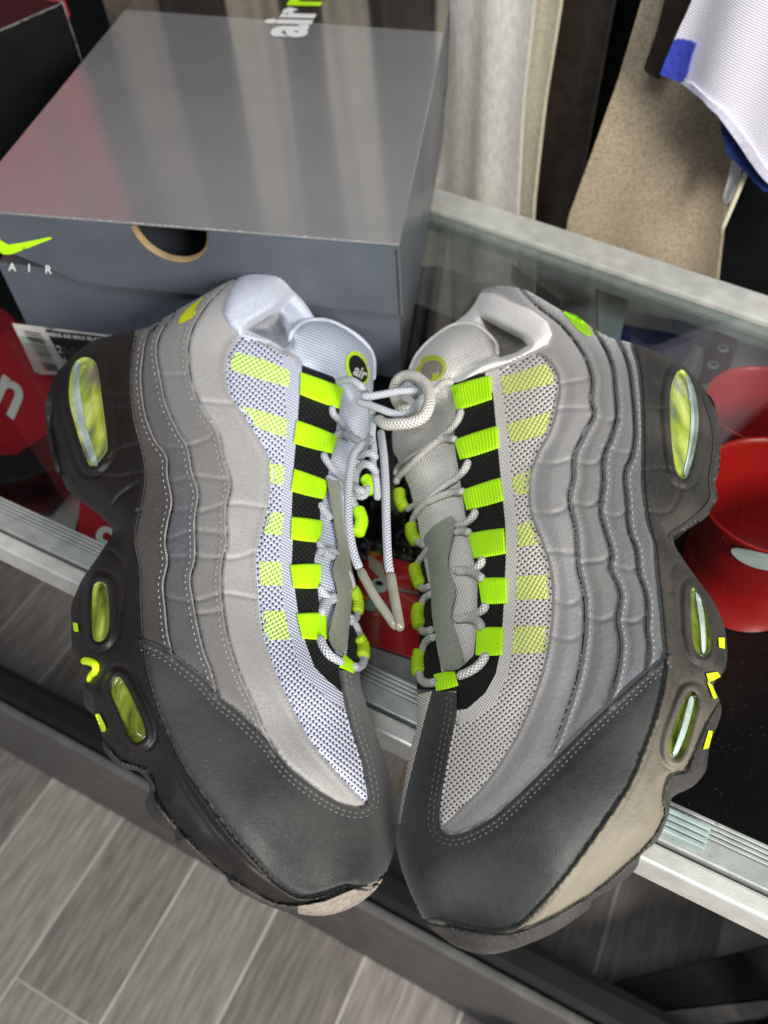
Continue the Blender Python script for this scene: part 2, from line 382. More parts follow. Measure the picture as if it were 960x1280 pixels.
# ------------------------------------------------------------ display counter
ea = math.radians(-32.6); E1 = np.array([math.cos(ea), math.sin(ea), 0]); E2 = np.array([-math.sin(ea), math.cos(ea), 0]); EZ = np.array([0, 0, 1.0])
P0 = np.array([-.244, .339, 0])
def prp(x, y): q = onz(np.array(x), np.array(y), ZT); return float((q-P0)@E2), float((q-P0)@E1)
counter = empty('display_counter', (P0[0], P0[1], 0)); tag(counter, 'glass topped display counter with aluminium edge rails, under the two shoes', 'display counter')
w_in = prp(0, 619)[0]; w_out = prp(0, 685)[0]
A = P0+E1*-.6; LEN = 1.5
def rail(name, d0, d1, z0, z1, m, **k):
    return box(name, A+E2*d0+EZ*z0, E1*LEN, E2*(d1-d0), EZ*(z1-z0), m, counter, **k)
rail('front_rail', w_out, -.0008, ZT-.020, ZT+.001, M_alu, bev=.0015)
rail('inner_rail', .0008, w_in*.52, ZT-.018, ZT+.002, M_alu2, bev=.001)
nr = 4; dw = w_in*.46/nr
for i in range(nr):
    rail('rail_rib', w_in*.53+dw*i, w_in*.53+dw*(i+.8), ZT-.012, ZT+.0015-.0004*i, M_alu2, bev=.0006)
q = onz(np.array([835., 886.]), np.array([1012., 1042.]), ZT+.004)
cl = empty('rail_clip'); cl.parent = counter; cl.location = -wloc(counter)
for i in range(4):
    a = q[0]-E2*.003*i
    ln_ = abs((q[1]-q[0])@E1)
    o = box('rail_clip' if i == 0 else 'clip_rib', a-E1*.03+EZ*(-.002), E1*(ln_+.03), E2*-.0024, EZ*.005, M_clip, counter, bev=.0006)
bpy.data.objects.remove(cl)
# back rail (traced on the counter top)
bl = onz(np.array([540., 960.]), np.array([235., 372.]), ZT); bd = bl[1]-bl[0]; bd /= np.linalg.norm(bd); bnn = np.array([-bd[1], bd[0], 0])
BA = bl[0]-bd*.9
box('back_rail', BA-bnn*.032-EZ*.016, bd*2.0, bnn*.032, EZ*.018, M_alu, counter, bev=.0015)
box('rail_rib', BA-bnn*.042-EZ*.014, bd*2.0, bnn*.008, EZ*.012, M_alu2, counter, bev=.0008)
# glass: slab between the rails
g0 = A+E2*w_in; g1 = A+E1*LEN+E2*w_in
def meet(p, d, s0, s1):
    pass
gq = [g0, g1, BA+bd*2.0-bnn*.036, BA-bnn*.036]
gl = prism('glass_top', [(p[0], p[1]) for p in gq], ZT-.006, ZT, M_glass, counter, bev=0)
# shelf and carcass
sq = [A+E2*.06, A+E1*LEN+E2*.06, BA+bd*2.0-bnn*.02, BA-bnn*.02]
prism('display_shelf', [(p[0], p[1]) for p in sq], .815, .83, M_black, counter, bev=.001)
# base rail: a low beam on the floor under the counter
lo = onz(np.array([0., 598.]), np.array([935., 1277.]), 0.002); ld = lo[1]-lo[0]; ld /= np.linalg.norm(ld); ln2 = np.array([-ld[1], ld[0], 0])
hz = float(onplane(np.array(0.), np.array(888.), lo[0], ln2)[2])
box('base_beam', lo[0]-ld*.8+ln2*0, ld*2.2, ln2*.012, EZ*hz, M_grey, counter, bev=.004)
tq = onz(np.array(0.), np.array(868.), hz+.012)
box('base_tube', lo[0]-ld*.8+ln2*.013, ld*2.2, ln2*.045, EZ*(hz+.004), M_dark, counter, bev=.012)
for s_ in (-.55, 1.25):
    box('counter_leg', lo[0]+ld*s_+ln2*.11, ld*.04, ln2*.04, EZ*.812, M_dark, counter, bev=.002)
    
# black bench at the lower right
SZ = .14
bk = onz(np.array([722., 1000.]), np.array([1238., 1171.]), SZ); kd = bk[1]-bk[0]; kd /= np.linalg.norm(kd); kn = np.array([kd[1], -kd[0], 0])
ben = empty('low_stand', tuple(bk[0]*[1, 1, 0])); tag(ben, 'low black stand with grey front lip on the floor before the counter', 'stand')
q2 = onz(np.array([700., 970.]), np.array([1276., 1246.]), SZ); kb = q2[1]-q2[0]; kb /= np.linalg.norm(kb)
ex = bk[0]+kd*.5; ey = q2[0]+kb*.5
prism('black_board', [q2[0][:2], ey[:2], ex[:2], (bk[0]-kd*.03)[:2]], .001, SZ, M_dark, ben, bev=.002)
gn = np.array([kb[1], -kb[0], 0]); prism('grey_lip', [(q2[0]+gn*.002-kb*.06)[:2], (q2[0]+gn*.026-kb*.09)[:2], (ey+gn*.016)[:2], (ey+gn*.002)[:2]], .001, SZ-.003, mat('grey_lip_paint', '#77716c', .6, '#68635f', 80, .5, .2), ben, bev=.001)

# back wall behind the clothes
wl = box('wall', (-3, 2.2, 0), (6, 0, 0), (0, .1, 0), (0, 0, 3.0), M_wall, bev=0); tag(wl, kind='structure')
cg = box('ceiling', (-3, .1, 3.0), (6, 0, 0), (0, 2.2, 0), (0, 0, .08), mat('ceiling_paint', '#2e2c2a', .9, '#353331', 3, .5), bev=0); tag(cg, kind='structure')

# ------------------------------------------------------------ shoes
C_S = dict(
 P1='#322f2d', P2='#55535a', P3='#7d766f', P4='#98908a')
M_neon = mat('neon_webbing', NEON, .55, '#a8e200', 900, .4, .2, 1500)
M_neon_rub = mat('neon_rubber', '#cfee1a', .45, '#c0e010', 200, .4)
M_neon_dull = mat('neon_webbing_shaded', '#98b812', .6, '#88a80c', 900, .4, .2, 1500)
M_rubber = mat('black_midsole_rubber', '#110f0d', .48, '#181513', 500, .5, .3, 1300, spec=.4, patch='#201c19', pscale=45, patchamt=.5)
M_outsole = mat('outsole_rubber', '#1f1e1d', .55, '#343230', 700, .6, .3, 1800, patch='#45423d', pscale=60, patchamt=.6)
M_bumper = mat('dusty_sunlit_toe_rubber', '#8a8176', .7, '#736b61', 500, .5, .3, 1800)  # beige carries dust plus sunlight painted onto the toe rubber
M_rubber_d = mat('dusty_sunlit_midsole_rubber', '#1c1b1a', .6, '#2e2c29', 900, .7, .55, 1100, spec=.3, patch='#4d4941', pscale=22, patchamt=.6)
def sunlit_front(m, col):
    # sunlight on the forefoot of the sole, painted in as cream
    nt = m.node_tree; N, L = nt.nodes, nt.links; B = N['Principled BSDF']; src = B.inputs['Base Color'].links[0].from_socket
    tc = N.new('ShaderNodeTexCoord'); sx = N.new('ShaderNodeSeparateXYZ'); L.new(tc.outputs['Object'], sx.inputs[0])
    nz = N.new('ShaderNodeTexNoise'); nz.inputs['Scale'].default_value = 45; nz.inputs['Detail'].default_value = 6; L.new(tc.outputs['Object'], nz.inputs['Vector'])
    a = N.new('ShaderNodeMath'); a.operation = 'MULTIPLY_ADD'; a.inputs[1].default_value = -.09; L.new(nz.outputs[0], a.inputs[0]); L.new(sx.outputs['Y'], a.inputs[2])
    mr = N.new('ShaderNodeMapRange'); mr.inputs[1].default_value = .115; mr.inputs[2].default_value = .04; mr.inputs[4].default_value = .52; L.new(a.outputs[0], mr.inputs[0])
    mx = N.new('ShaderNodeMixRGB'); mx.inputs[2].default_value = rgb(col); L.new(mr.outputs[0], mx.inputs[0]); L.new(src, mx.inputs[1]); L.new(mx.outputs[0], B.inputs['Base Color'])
sunlit_front(M_rubber_d, '#948c79')
M_toe = mat('dark_leather_toe', '#252626', .6, '#2e2f2e', 300, .5, .4, 1000, spots='#7d7f7a', sscale=1500, sthr=.71, patch='#3f403d', pscale=22, patchamt=.6, sheen=.2)
M_black_knit = mesh_mat('black_air_mesh', '#1c1c1d', '#040404', 4.4, 50, .1, '#0e0e0f')
M_lining = mat('white_collar_fleece', '#a9afbe', .9, '#b8bdca', 400, .5, .4, 1500, sheen=.3)
M_lining_b = mat('beige_collar_fleece', '#d6d0c9', .9, '#e0dbd4', 400, .5, .4, 1500, sheen=.3)
M_liner_in = mat('inner_lining', '#8d9097', .9, '#a0a3a9', 300, .6, .3, 1500)
M_liner_in_b = mat('inner_lining_grey', '#6e6963', .9, '#7d7871', 300, .6, .3, 1500)
M_strap = mat('sage_grey_tongue_strap', '#7b7d72', .55, '#86887d', 500, .5, .15, 1500)
M_thread = mat('stitching_thread', '#94908b', .7)
M_thread_t = mat('charcoal_thread', '#5c5f60', .7)
M_thread_d = mat('grey_stitching_thread', '#777a79', .7)
M_tong = mesh_mat('white_tongue_mesh', '#bcc1ce', '#9298aa', 3.2, 20, .5, '#b2b8c6')
M_tong_b = mesh_mat('dirty_tongue_mesh', '#eae6e0', '#cfcac3', 3.2, 20, .5, '#98938b')
M_mesh_w = mesh_mat('white_open_mesh', '#bdc0cf', '#1e2136', 5.2, 38, .7, '#b0b3c4')
M_mesh_b = mesh_mat('beige_open_mesh', '#ddd6cd', '#2c2722', 5.2, 52, .7, '#cfc7bd')
M_edge_w = mesh_mat('white_knit_binding', '#b9bccc', '#8b8fa6', 3.0, 30, .6)
M_edge_b = mesh_mat('beige_knit_binding', '#e0d9d0', '#aea79e', 3.0, 30, .7)
M_nm_w = mesh_mat('neon_mesh_stripe', '#c6e67e', '#8fae4a', 4.8, 60, .75, '#cdea90')
M_nm_b = mesh_mat('neon_mesh_stripe_faded', '#dfe78c', '#a3aa5a', 4.8, 30, .75, '#d6e080')
M_lace_w = braid_mat('white_round_lace', '#c6c9d0', '#a4a8b4', 1.6)
M_lace_b = braid_mat('off_white_round_lace', '#d2cfc8', '#b2aea6', 1.6)
M_aglet = mat('clear_grey_aglet', '#6f6d5f', .3, '#8a887a', 90, .4, coat=.6)
def window_mat(c3=('#2c3312', '#6f7c2a', '#b9c65a')):
    m, nt, N, L, B = nodes('air_window_film')
    uv = N.new('ShaderNodeTexCoord'); nz = N.new('ShaderNodeTexNoise'); nz.inputs['Scale'].default_value = 60; nz.inputs['Detail'].default_value = 3
    mp = N.new('ShaderNodeMapping'); mp.inputs['Scale'].default_value = (2.2, .5, 1); L.new(uv.outputs['Object'], mp.inputs[0]); L.new(mp.outputs[0], nz.inputs[0])
    cr = N.new('ShaderNodeValToRGB'); cr.color_ramp.elements[0].position = .3; cr.color_ramp.elements[0].color = rgb(c3[0]); cr.color_ramp.elements[1].position = .7; cr.color_ramp.elements[1].color = rgb(c3[2])
    e = cr.color_ramp.elements.new(.5); e.color = rgb(c3[1]); L.new(nz.outputs[0], cr.inputs[0]); L.new(cr.outputs[0], B.inputs['Base Color'])
    B.inputs['Roughness'].default_value = .18; B.inputs['Coat Weight'].default_value = 1; B.inputs['Coat Roughness'].default_value = .03; B.inputs['Transmission Weight'].default_value = 0
    bp = N.new('ShaderNodeBump'); bp.inputs['Strength'].default_value = .5; bp.inputs['Distance'].default_value = .002; L.new(nz.outputs[0], bp.inputs['Height']); L.new(bp.outputs[0], B.inputs['Normal'])
    return m
M_win = window_mat(); M_heelwin = window_mat(('#59635a', '#97a63a', '#c6d07a'))
M_winclear = mat('clear_grey_bladder_edge', '#8b9a92', .12, '#b6c4bd', 50, .6, coat=1)
def suede(n, c, c2, pt): return mat(n, c, .9, c2, 700, .5, .35, 1300, spec=.15, sheen=.35, patch=pt, pscale=22, patchamt=.55)

def stitch_row(line, sign, off, R, m, parent, dash=5.0, gap=3.2, wd=.0007, keep=None):
    P = resample(np.asarray(line), 1.0); T = np.gradient(P, axis=0); T /= np.linalg.norm(T, axis=1)[:, None]
    Nn = np.stack([-T[:, 1], T[:, 0]], 1)      # cross>0 side
    Q = P+Nn*off*sign; d = np.r_[0, np.cumsum(np.linalg.norm(np.diff(Q, axis=0), axis=1))]
    V = []; F = []; s = 2.0
    while s+dash < d[-1]:
        a = np.array([np.interp(s, d, Q[:, 0]), np.interp(s, d, Q[:, 1])]); b = np.array([np.interp(s+dash, d, Q[:, 0]), np.interp(s+dash, d, Q[:, 1])])
        s += dash+gap
        if keep is not None and not (keep(a) and keep(b)): continue
        w3 = R.world(np.array([a[0], (a[0]+b[0])/2, b[0]]), np.array([a[1], (a[1]+b[1])/2, b[1]]), np.array([-.3, .25, -.3]))
        t = w3[2]-w3[0]; t /= np.linalg.norm(t); sd = np.cross(t, CP-w3[1]); sd /= np.linalg.norm(sd); up = np.cross(sd, t); k = len(V)
        for p, g in zip(w3, (.6, 1, .6)):
            for a2 in (-1, 0, 1): V.append(p+sd*wd*.5*a2*g+up*(.00022 if a2 == 0 else -.0002))
        for i in (0, 1):
            for j in (0, 1): F.append((k+3*i+j, k+3*i+j+1, k+3*i+j+4, k+3*i+j+3))
    if V: link('stitching', V, F, m, parent, kind='stuff')

def shoe(D):
    R = Relief(*D['bounds'], D['ctrl']); sg = D['sign']
    sil = resample(np.vstack([spline(D['sil'], 3, True), np.array(D['sil'][:1], float)]), 2.2)[:-1]
    Ls = {k: spline(v, 5) for k, v in D['lines'].items()}
    # rounding at the outline
    Dd, _ = R.dist(sil, 34, True); R.H -= 15*(1-np.sqrt(np.clip(1-(1-Dd/34)**2, 0, 1)))
    # quilted swelling between the panel lines
    dm = np.full(R.X.shape, 26.)
    for k in ('M0', 'L1', 'L2', 'L3', 'L4', 'TC'): dm = np.minimum(dm, R.dist(Ls[k], 26)[0])
    upper = 1-R.mask(D['midsole'], 1)
    R.H += upper*1.5*np.sqrt(np.clip(dm/26, 0, 1))
    for k, u_, d_ in (('L1', 1.8, 1.9), ('L2', 1.8, 1.9), ('L3', 1.6, 1.6), ('L4', 1.3, 1.2)): 
        R.step(Ls[k], sg, u_, d_)
    R.step(Ls['TC'], sg, 1.1, .9); R.step(Ls['M0'], sg, 2.2, 1.0, 18, 8)
    for c in D['creases']: R.groove(spline(c, 4), 1.0, 2.6)
    for c, dp, wd in D['grooves']: R.groove(spline(c, 4), dp, wd)
    for poly, dp, sf in D['dips']: R.H -= dp*R.mask(poly, sf)
    for poly, am in D['pads']:
        Pp = np.array(poly, float); dd, _ = R.dist(Pp, 14, True); R.H += np.where(inside(Pp, R.X, R.Y), am*np.sqrt(1-(1-dd/14)**2), 0)
    for lip in D['lips']: R.step(spline(lip, 4), sg, 1.8, 1.2, 10, 6)
    wins = []
    for wp in D['windows']:
        W = resample(np.vstack([spline(wp, 4, True), np.array(wp[:1], float)]), 2.0)[:-1]; wins.append(W)
        dw_, _ = R.dist(W, 18, True); ins = inside(W, R.X, R.Y)
        R.H += np.where(ins, -3.6*sm(dw_/2.5)+1.8*sm(dw_/12), 1.5*np.exp(-((dw_-5)/4)**2)-.9*np.exp(-((dw_-13)/2.5)**2))
    R.H += (np.random.rand(*R.H.shape)-.5)*.02
    # one triangulation of the whole outline, creased along every seam
    pts = [sil]; edges = [(i, (i+1) % len(sil)) for i in range(len(sil))]; base = len(sil)
    def addl(P, closed=False):
        nonlocal base
        P = resample(np.asarray(P, float) if not closed else np.vstack([P, P[:1]]), 2.0)
        if closed: P = P[:-1]
        pts.append(P); n = len(P); edges.extend([(base+i, base+(i+1) % n) for i in range(n if closed else n-1)]); base += n
    regs = []
    for name, poly, m, par in D['regions']:
        if isinstance(poly, str): P = Ls[poly]
        else: P = np.array(poly, float)
        regs.append((name, P, m, par))
    for k in Ls: addl(Ls[k])
    for name, P, m, par in regs: addl(P, True)
    for W in wins: addl(W, True)
    seam = np.vstack(pts)
    x0, y0, x1, y1 = D['bounds']
    G = gridpts(x0, y0, x1, y1, 2.3); G = G[inside(sil, G[:, 0], G[:, 1])]
    grd = {}
    for p in seam: grd.setdefault((int(p[0]//3), int(p[1]//3)), []).append(p)
    def far(p):
        i, j = int(p[0]//3), int(p[1]//3)
        for a in (-1, 0, 1):
            for b in (-1, 0, 1):
                for q in grd.get((i+a, j+b), ()):
                    if abs(q[0]-p[0])+abs(q[1]-p[1]) < 1.1: return False
        return True
    G = np.array([p for p in G if far(p)])
    V, F = cdt(np.vstack([seam, G]), edges)
    F = np.array([f for f in F if len(f) == 3]); C = V[F].mean(1)
    ok = inside(sil, C[:, 0], C[:, 1]); F = F[ok]; C = C[ok]
    cls = np.full(len(F), -1)
    order = []
    for i, W in enumerate(wins): order.append(('air_window', W, M_heelwin if i == 0 else M_win, 'midsole'))
    for name, P, m, par in regs: order.append((name, P, m, par))
    for i, (name, P, m, par) in enumerate(order):
        k = inside(P, C[:, 0], C[:, 1])&(cls < 0); cls[k] = i
    root = empty(D['name'], tuple(D['origin'])); tag(root, D['label'], 'sneaker', 'pair of worn sneakers on the counter')
    root.name = 'sneaker'
    W3 = R.world(V[:, 0], V[:, 1]); made = {}
    todo = []
    for i, (name, P, m, par) in enumerate(order): todo.append((i, name, m, par))
    todo.append((-1, D['fallback'][0], D['fallback'][1], None))
    todo.sort(key=lambda t: t[3] is not None)
    f0 = F[0]; n0 = np.cross(W3[f0[1]]-W3[f0[0]], W3[f0[2]]-W3[f0[0]]); flip = n0@(CP-W3[f0[0]]) < 0
    if flip: F = F[:, ::-1]
    for i, name, m, par in todo:
        T = F[cls == i]
        if not len(T): continue
        ids, inv = np.unique(T, return_inverse=True); inv = inv.reshape(T.shape)
        o = link(name, W3[ids], inv, m, made.get(par, root), uv=V[ids])
        made.setdefault(name, o)
    # underside, medial side and sole
    Gu = gridpts(x0, y0, x1, y1, 9); Gu = Gu[inside(sil, Gu[:, 0], Gu[:, 1])]
    du = np.min(np.hypot(Gu[:, None, 0]-sil[None, :, 0], Gu[:, None, 1]-sil[None, :, 1]), axis=1); Gu = Gu[du > 3]
    Pu = np.vstack([sil, Gu]); Vu, Fu = cdt(Pu, [(i, (i+1) % len(sil)) for i in range(len(sil))])
    cu = np.array([Vu[list(f)].mean(0) for f in Fu]); Fu = [f for f, q_ in zip(Fu, inside(sil, cu[:, 0], cu[:, 1])) if q_]
    du = np.min(np.hypot(Vu[:, None, 0]-sil[None, :, 0], Vu[:, None, 1]-sil[None, :, 1]), axis=1)
    g = sm(du/42); hu = (R(Vu[:, 0], Vu[:, 1])-1.0)*(1-g)+1.5*g; hu[du < .5] = R(Vu[:, 0], Vu[:, 1])[du < .5]
    hu = np.minimum(hu, R(Vu[:, 0], Vu[:, 1])-np.where(du < .5, 0, 3))
    Wu = onz(Vu[:, 0], Vu[:, 1], ZT+np.maximum(hu, 1.0)/1000)
    link('underside', Wu, [tuple(reversed(f)) for f in fixn(Wu, Fu)], M_rubber, root, uv=Vu)
    return R, root, Ls, made

def quad_loop(name, q, R, m, parent, h=2.2, ribs=13, along=True):
    """webbing lace loop: q = four corners, first to second runs along the length"""
    a, b, c, d = [np.array(p, float) for p in q]; nu, nv = 52, 12; V = []; UV = []; F = []
    for j in range(nv+1):
        t = j/nv
        for i in range(nu+1):
            s = i/nu; p = (a*(1-s)+b*s)*(1-t)+(d*(1-s)+c*s)*t
            e = h*(.35+.65*math.sin(math.pi*min(1, .08+s*.9))**.5)
            e += .32*math.sin(2*math.pi*ribs*s) - .6*(abs(2*t-1)**6)
            bow = .9*math.sin(math.pi*s)
            V.append((p[0], p[1]+bow*(t-.5)*1.5, e)); UV.append((s, t))
    V = np.array(V); b_ = R.blur0 if hasattr(R, 'blur0') else R
    top = onz(V[:, 0], V[:, 1], ZT+(b_(V[:, 0], V[:, 1])+V[:, 2])/1000)
    bot = onz(V[:, 0], V[:, 1], ZT+(b_(V[:, 0], V[:, 1])-1.5)/1000)
    W = nu+1
    for j in range(nv):
        for i in range(nu): k = j*W+i; F.append((k, k+1, k+W+1, k+W))
    ring = [i for i in range(W)]+[j*W+nu for j in range(1, nv+1)]+[nv*W+i for i in range(nu-1, -1, -1)]+[j*W for j in range(nv-1, 0, -1)]
    n0 = len(V); allv = np.vstack([top, bot[ring]]); allu = UV+[UV[i] for i in ring]
    for k in range(len(ring)): k2 = (k+1) % len(ring); F.append((ring[k], n0+k, n0+k2, ring[k2]))
    return link(name, allv, fixn(allv, F), m, parent, uv=allu)
class Smooth:
    def __init__(s, R, r): s.R = R; s.H = R.blur(R.H.copy(), r)
    def __call__(s, x, y):
        H = s.R.H; s.R.H = s.H; v = s.R(x, y); s.R.H = H; return v
    def world(s, x, y, off=0): return onz(x, y, ZT+(s(x, y)+off)/1000)
def lace(pts, S, m, parent, rad=.00215, name='shoelace', lift=2.0, **k):
    """pts (x, y[, height above the counter in mm])"""
    W = []
    for p in pts:
        h = p[2] if len(p) > 2 else float(S(np.array(p[0]), np.array(p[1])))+lift
        W.append(onz(np.array(float(p[0])), np.array(float(p[1])), np.array(ZT+h/1000)))
    return tube(name, np.array(W), rad, m, parent, **k)

# ---- shoe seen from its outer side, image left
def ext(line, x, ylast=None, first=None):
    P = [tuple(p) for p in line]; return P+[(x, P[-1][1]), (x, P[0][1])]
LM0 = [(174, 380), (169, 415), (163.5, 447), (162, 478.6), (167, 524), (176, 559.5), (181, 595), (176, 630), (171, 650), (168, 676.6), (174, 710), (175, 752.5), (178, 797.6), (184, 837), (195, 879), (209, 916), (226, 952), (244, 981), (284, 1037.5), (319, 1077), (349, 1107), (376, 1122), (406, 1118), (432, 1110), (463, 1112), (480, 1094), (510, 1070)]
LL1 = [(214, 370), (200, 401), (183, 422), (178, 447), (176, 475), (181, 517), (193, 549), (207.5, 570), (209, 595), (214.5, 626), (210, 650), (206, 676.6), (209, 702), (203.5, 730), (206, 761), (209, 792), (215, 816)]
LL2 = [(232, 360), (218, 391), (200.5, 415), (195, 440), (200.5, 475), (207.5, 507), (221.6, 538), (234, 559.5), (239, 588), (247, 616), (243, 647.5), (243, 668), (243, 699), (237, 721.6), (240, 747), (246, 780.7), (254, 814.5), (262.6, 837), (270, 864)]
LL3 = [(325, 325), (295.5, 348.5), (267, 370), (246, 398), (236, 422), (234, 447), (239, 482), (253, 514), (271, 542), (278, 574), (287, 605), (281, 637), (282, 676.6), (278, 696), (275, 724), (278, 764), (285, 803), (299, 845), (313.5, 877), (327, 909), (341, 936)]
LL4 = [(336, 428), (318, 425), (300, 423), (286, 444), (283, 469), (288, 493.6), (304, 518), (322, 547), (336, 571.5), (338, 603), (335, 632), (328, 660), (320, 700.6), (322, 736), (326, 782), (338, 822.6), (354, 860.5), (370, 893), (389.4, 928), (414, 958), (435.5, 982), (458, 1005)]
LTC = [(178, 799), (206, 811), (229, 828), (257, 850), (277, 873), (299, 890), (320, 910), (338, 928), (362, 959), (397, 987), (424, 1003), (444, 1009), (456, 1007), (460, 998), (458, 985), (452, 953), (441, 920), (433, 890), (429, 868), (423, 838)]
LSIL = [(169, 413), (141, 419), (122, 424), (105, 433), (84, 452), (67, 472), (60, 496), (61, 525), (67, 552), (72, 582), (77, 596), (84, 612), (98, 625), (116, 637), (130, 650), (141, 663), (130, 684), (116, 705), (104, 722), (97, 736), (89, 758), (89, 778), (90, 809), (97, 822), (103, 830), (112, 845), (104, 862), (106, 882), (116, 893), (123, 906), (128, 924), (130, 938), (142, 952), (153, 961), (172, 964), (182, 974), (187, 988), (181, 1004), (186, 1018), (196, 1029), (217, 1040), (220, 1055), (234, 1065), (249, 1073), (266, 1081), (281.5, 1094), (288, 1107), (310, 1120.6), (345, 1136), (371, 1142), (406, 1144.6), (441, 1133.7), (469.6, 1112), (485, 1085.6), (493.7, 1055), (495, 1024), (491.5, 989), (480, 945.6), (469.6, 915), (458, 880), (450, 850), (452, 815), (452, 780), (446, 740), (441, 700), (443, 660), (450, 620), (458, 560), (464, 510), (467, 473), (467, 447), (462, 435), (442, 418), (425, 407), (408, 401), (394, 397), (384, 383), (371, 366), (357, 350), (350, 343), (332, 339.5), (304, 345), (279, 355), (251, 371), (226, 385), (201, 400), (184, 409)]
def outer_poly(line, xfar): return list(line)+[(xfar, line[-1][1]), (xfar, line[0][1])]
L_mid = [tuple(p) for p in spline(LM0, 5)]+[(600, 1070), (600, 1300), (-100, 1300), (-100, 380)]
L_lip = [(120, 912), (133, 930), (150, 950), (168, 957), (182, 963), (192, 980), (196, 1000), (218, 1031), (253, 1068), (284, 1094), (319, 1116), (345, 1129), (376, 1131.5), (406, 1125), (437, 1112), (472, 1106)]
LMESH = [tuple(p) for p in spline(LL4, 5)][5:]+[(460, 1003), (459, 985), (452, 953), (441, 920), (433, 890), (428, 866), (408, 852), (392, 836), (381, 803.6), (372, 768), (368, 741), (363.7, 706), (365, 665), (364, 639), (366, 589), (371, 532.5), (373, 497), (378, 453)]
LEDGE = [(352, 443), (378, 451), (374, 497), (371.5, 532.5), (366.5, 589), (364.5, 639), (366, 672), (364.5, 706), (369, 741), (373, 768), (382, 803.6), (393, 834), (409, 850), (428, 866), (432, 888), (408, 872), (380, 846), (368, 815), (358, 770), (352, 741), (350, 706), (352, 640), (354, 589), (358, 532), (356, 480)]
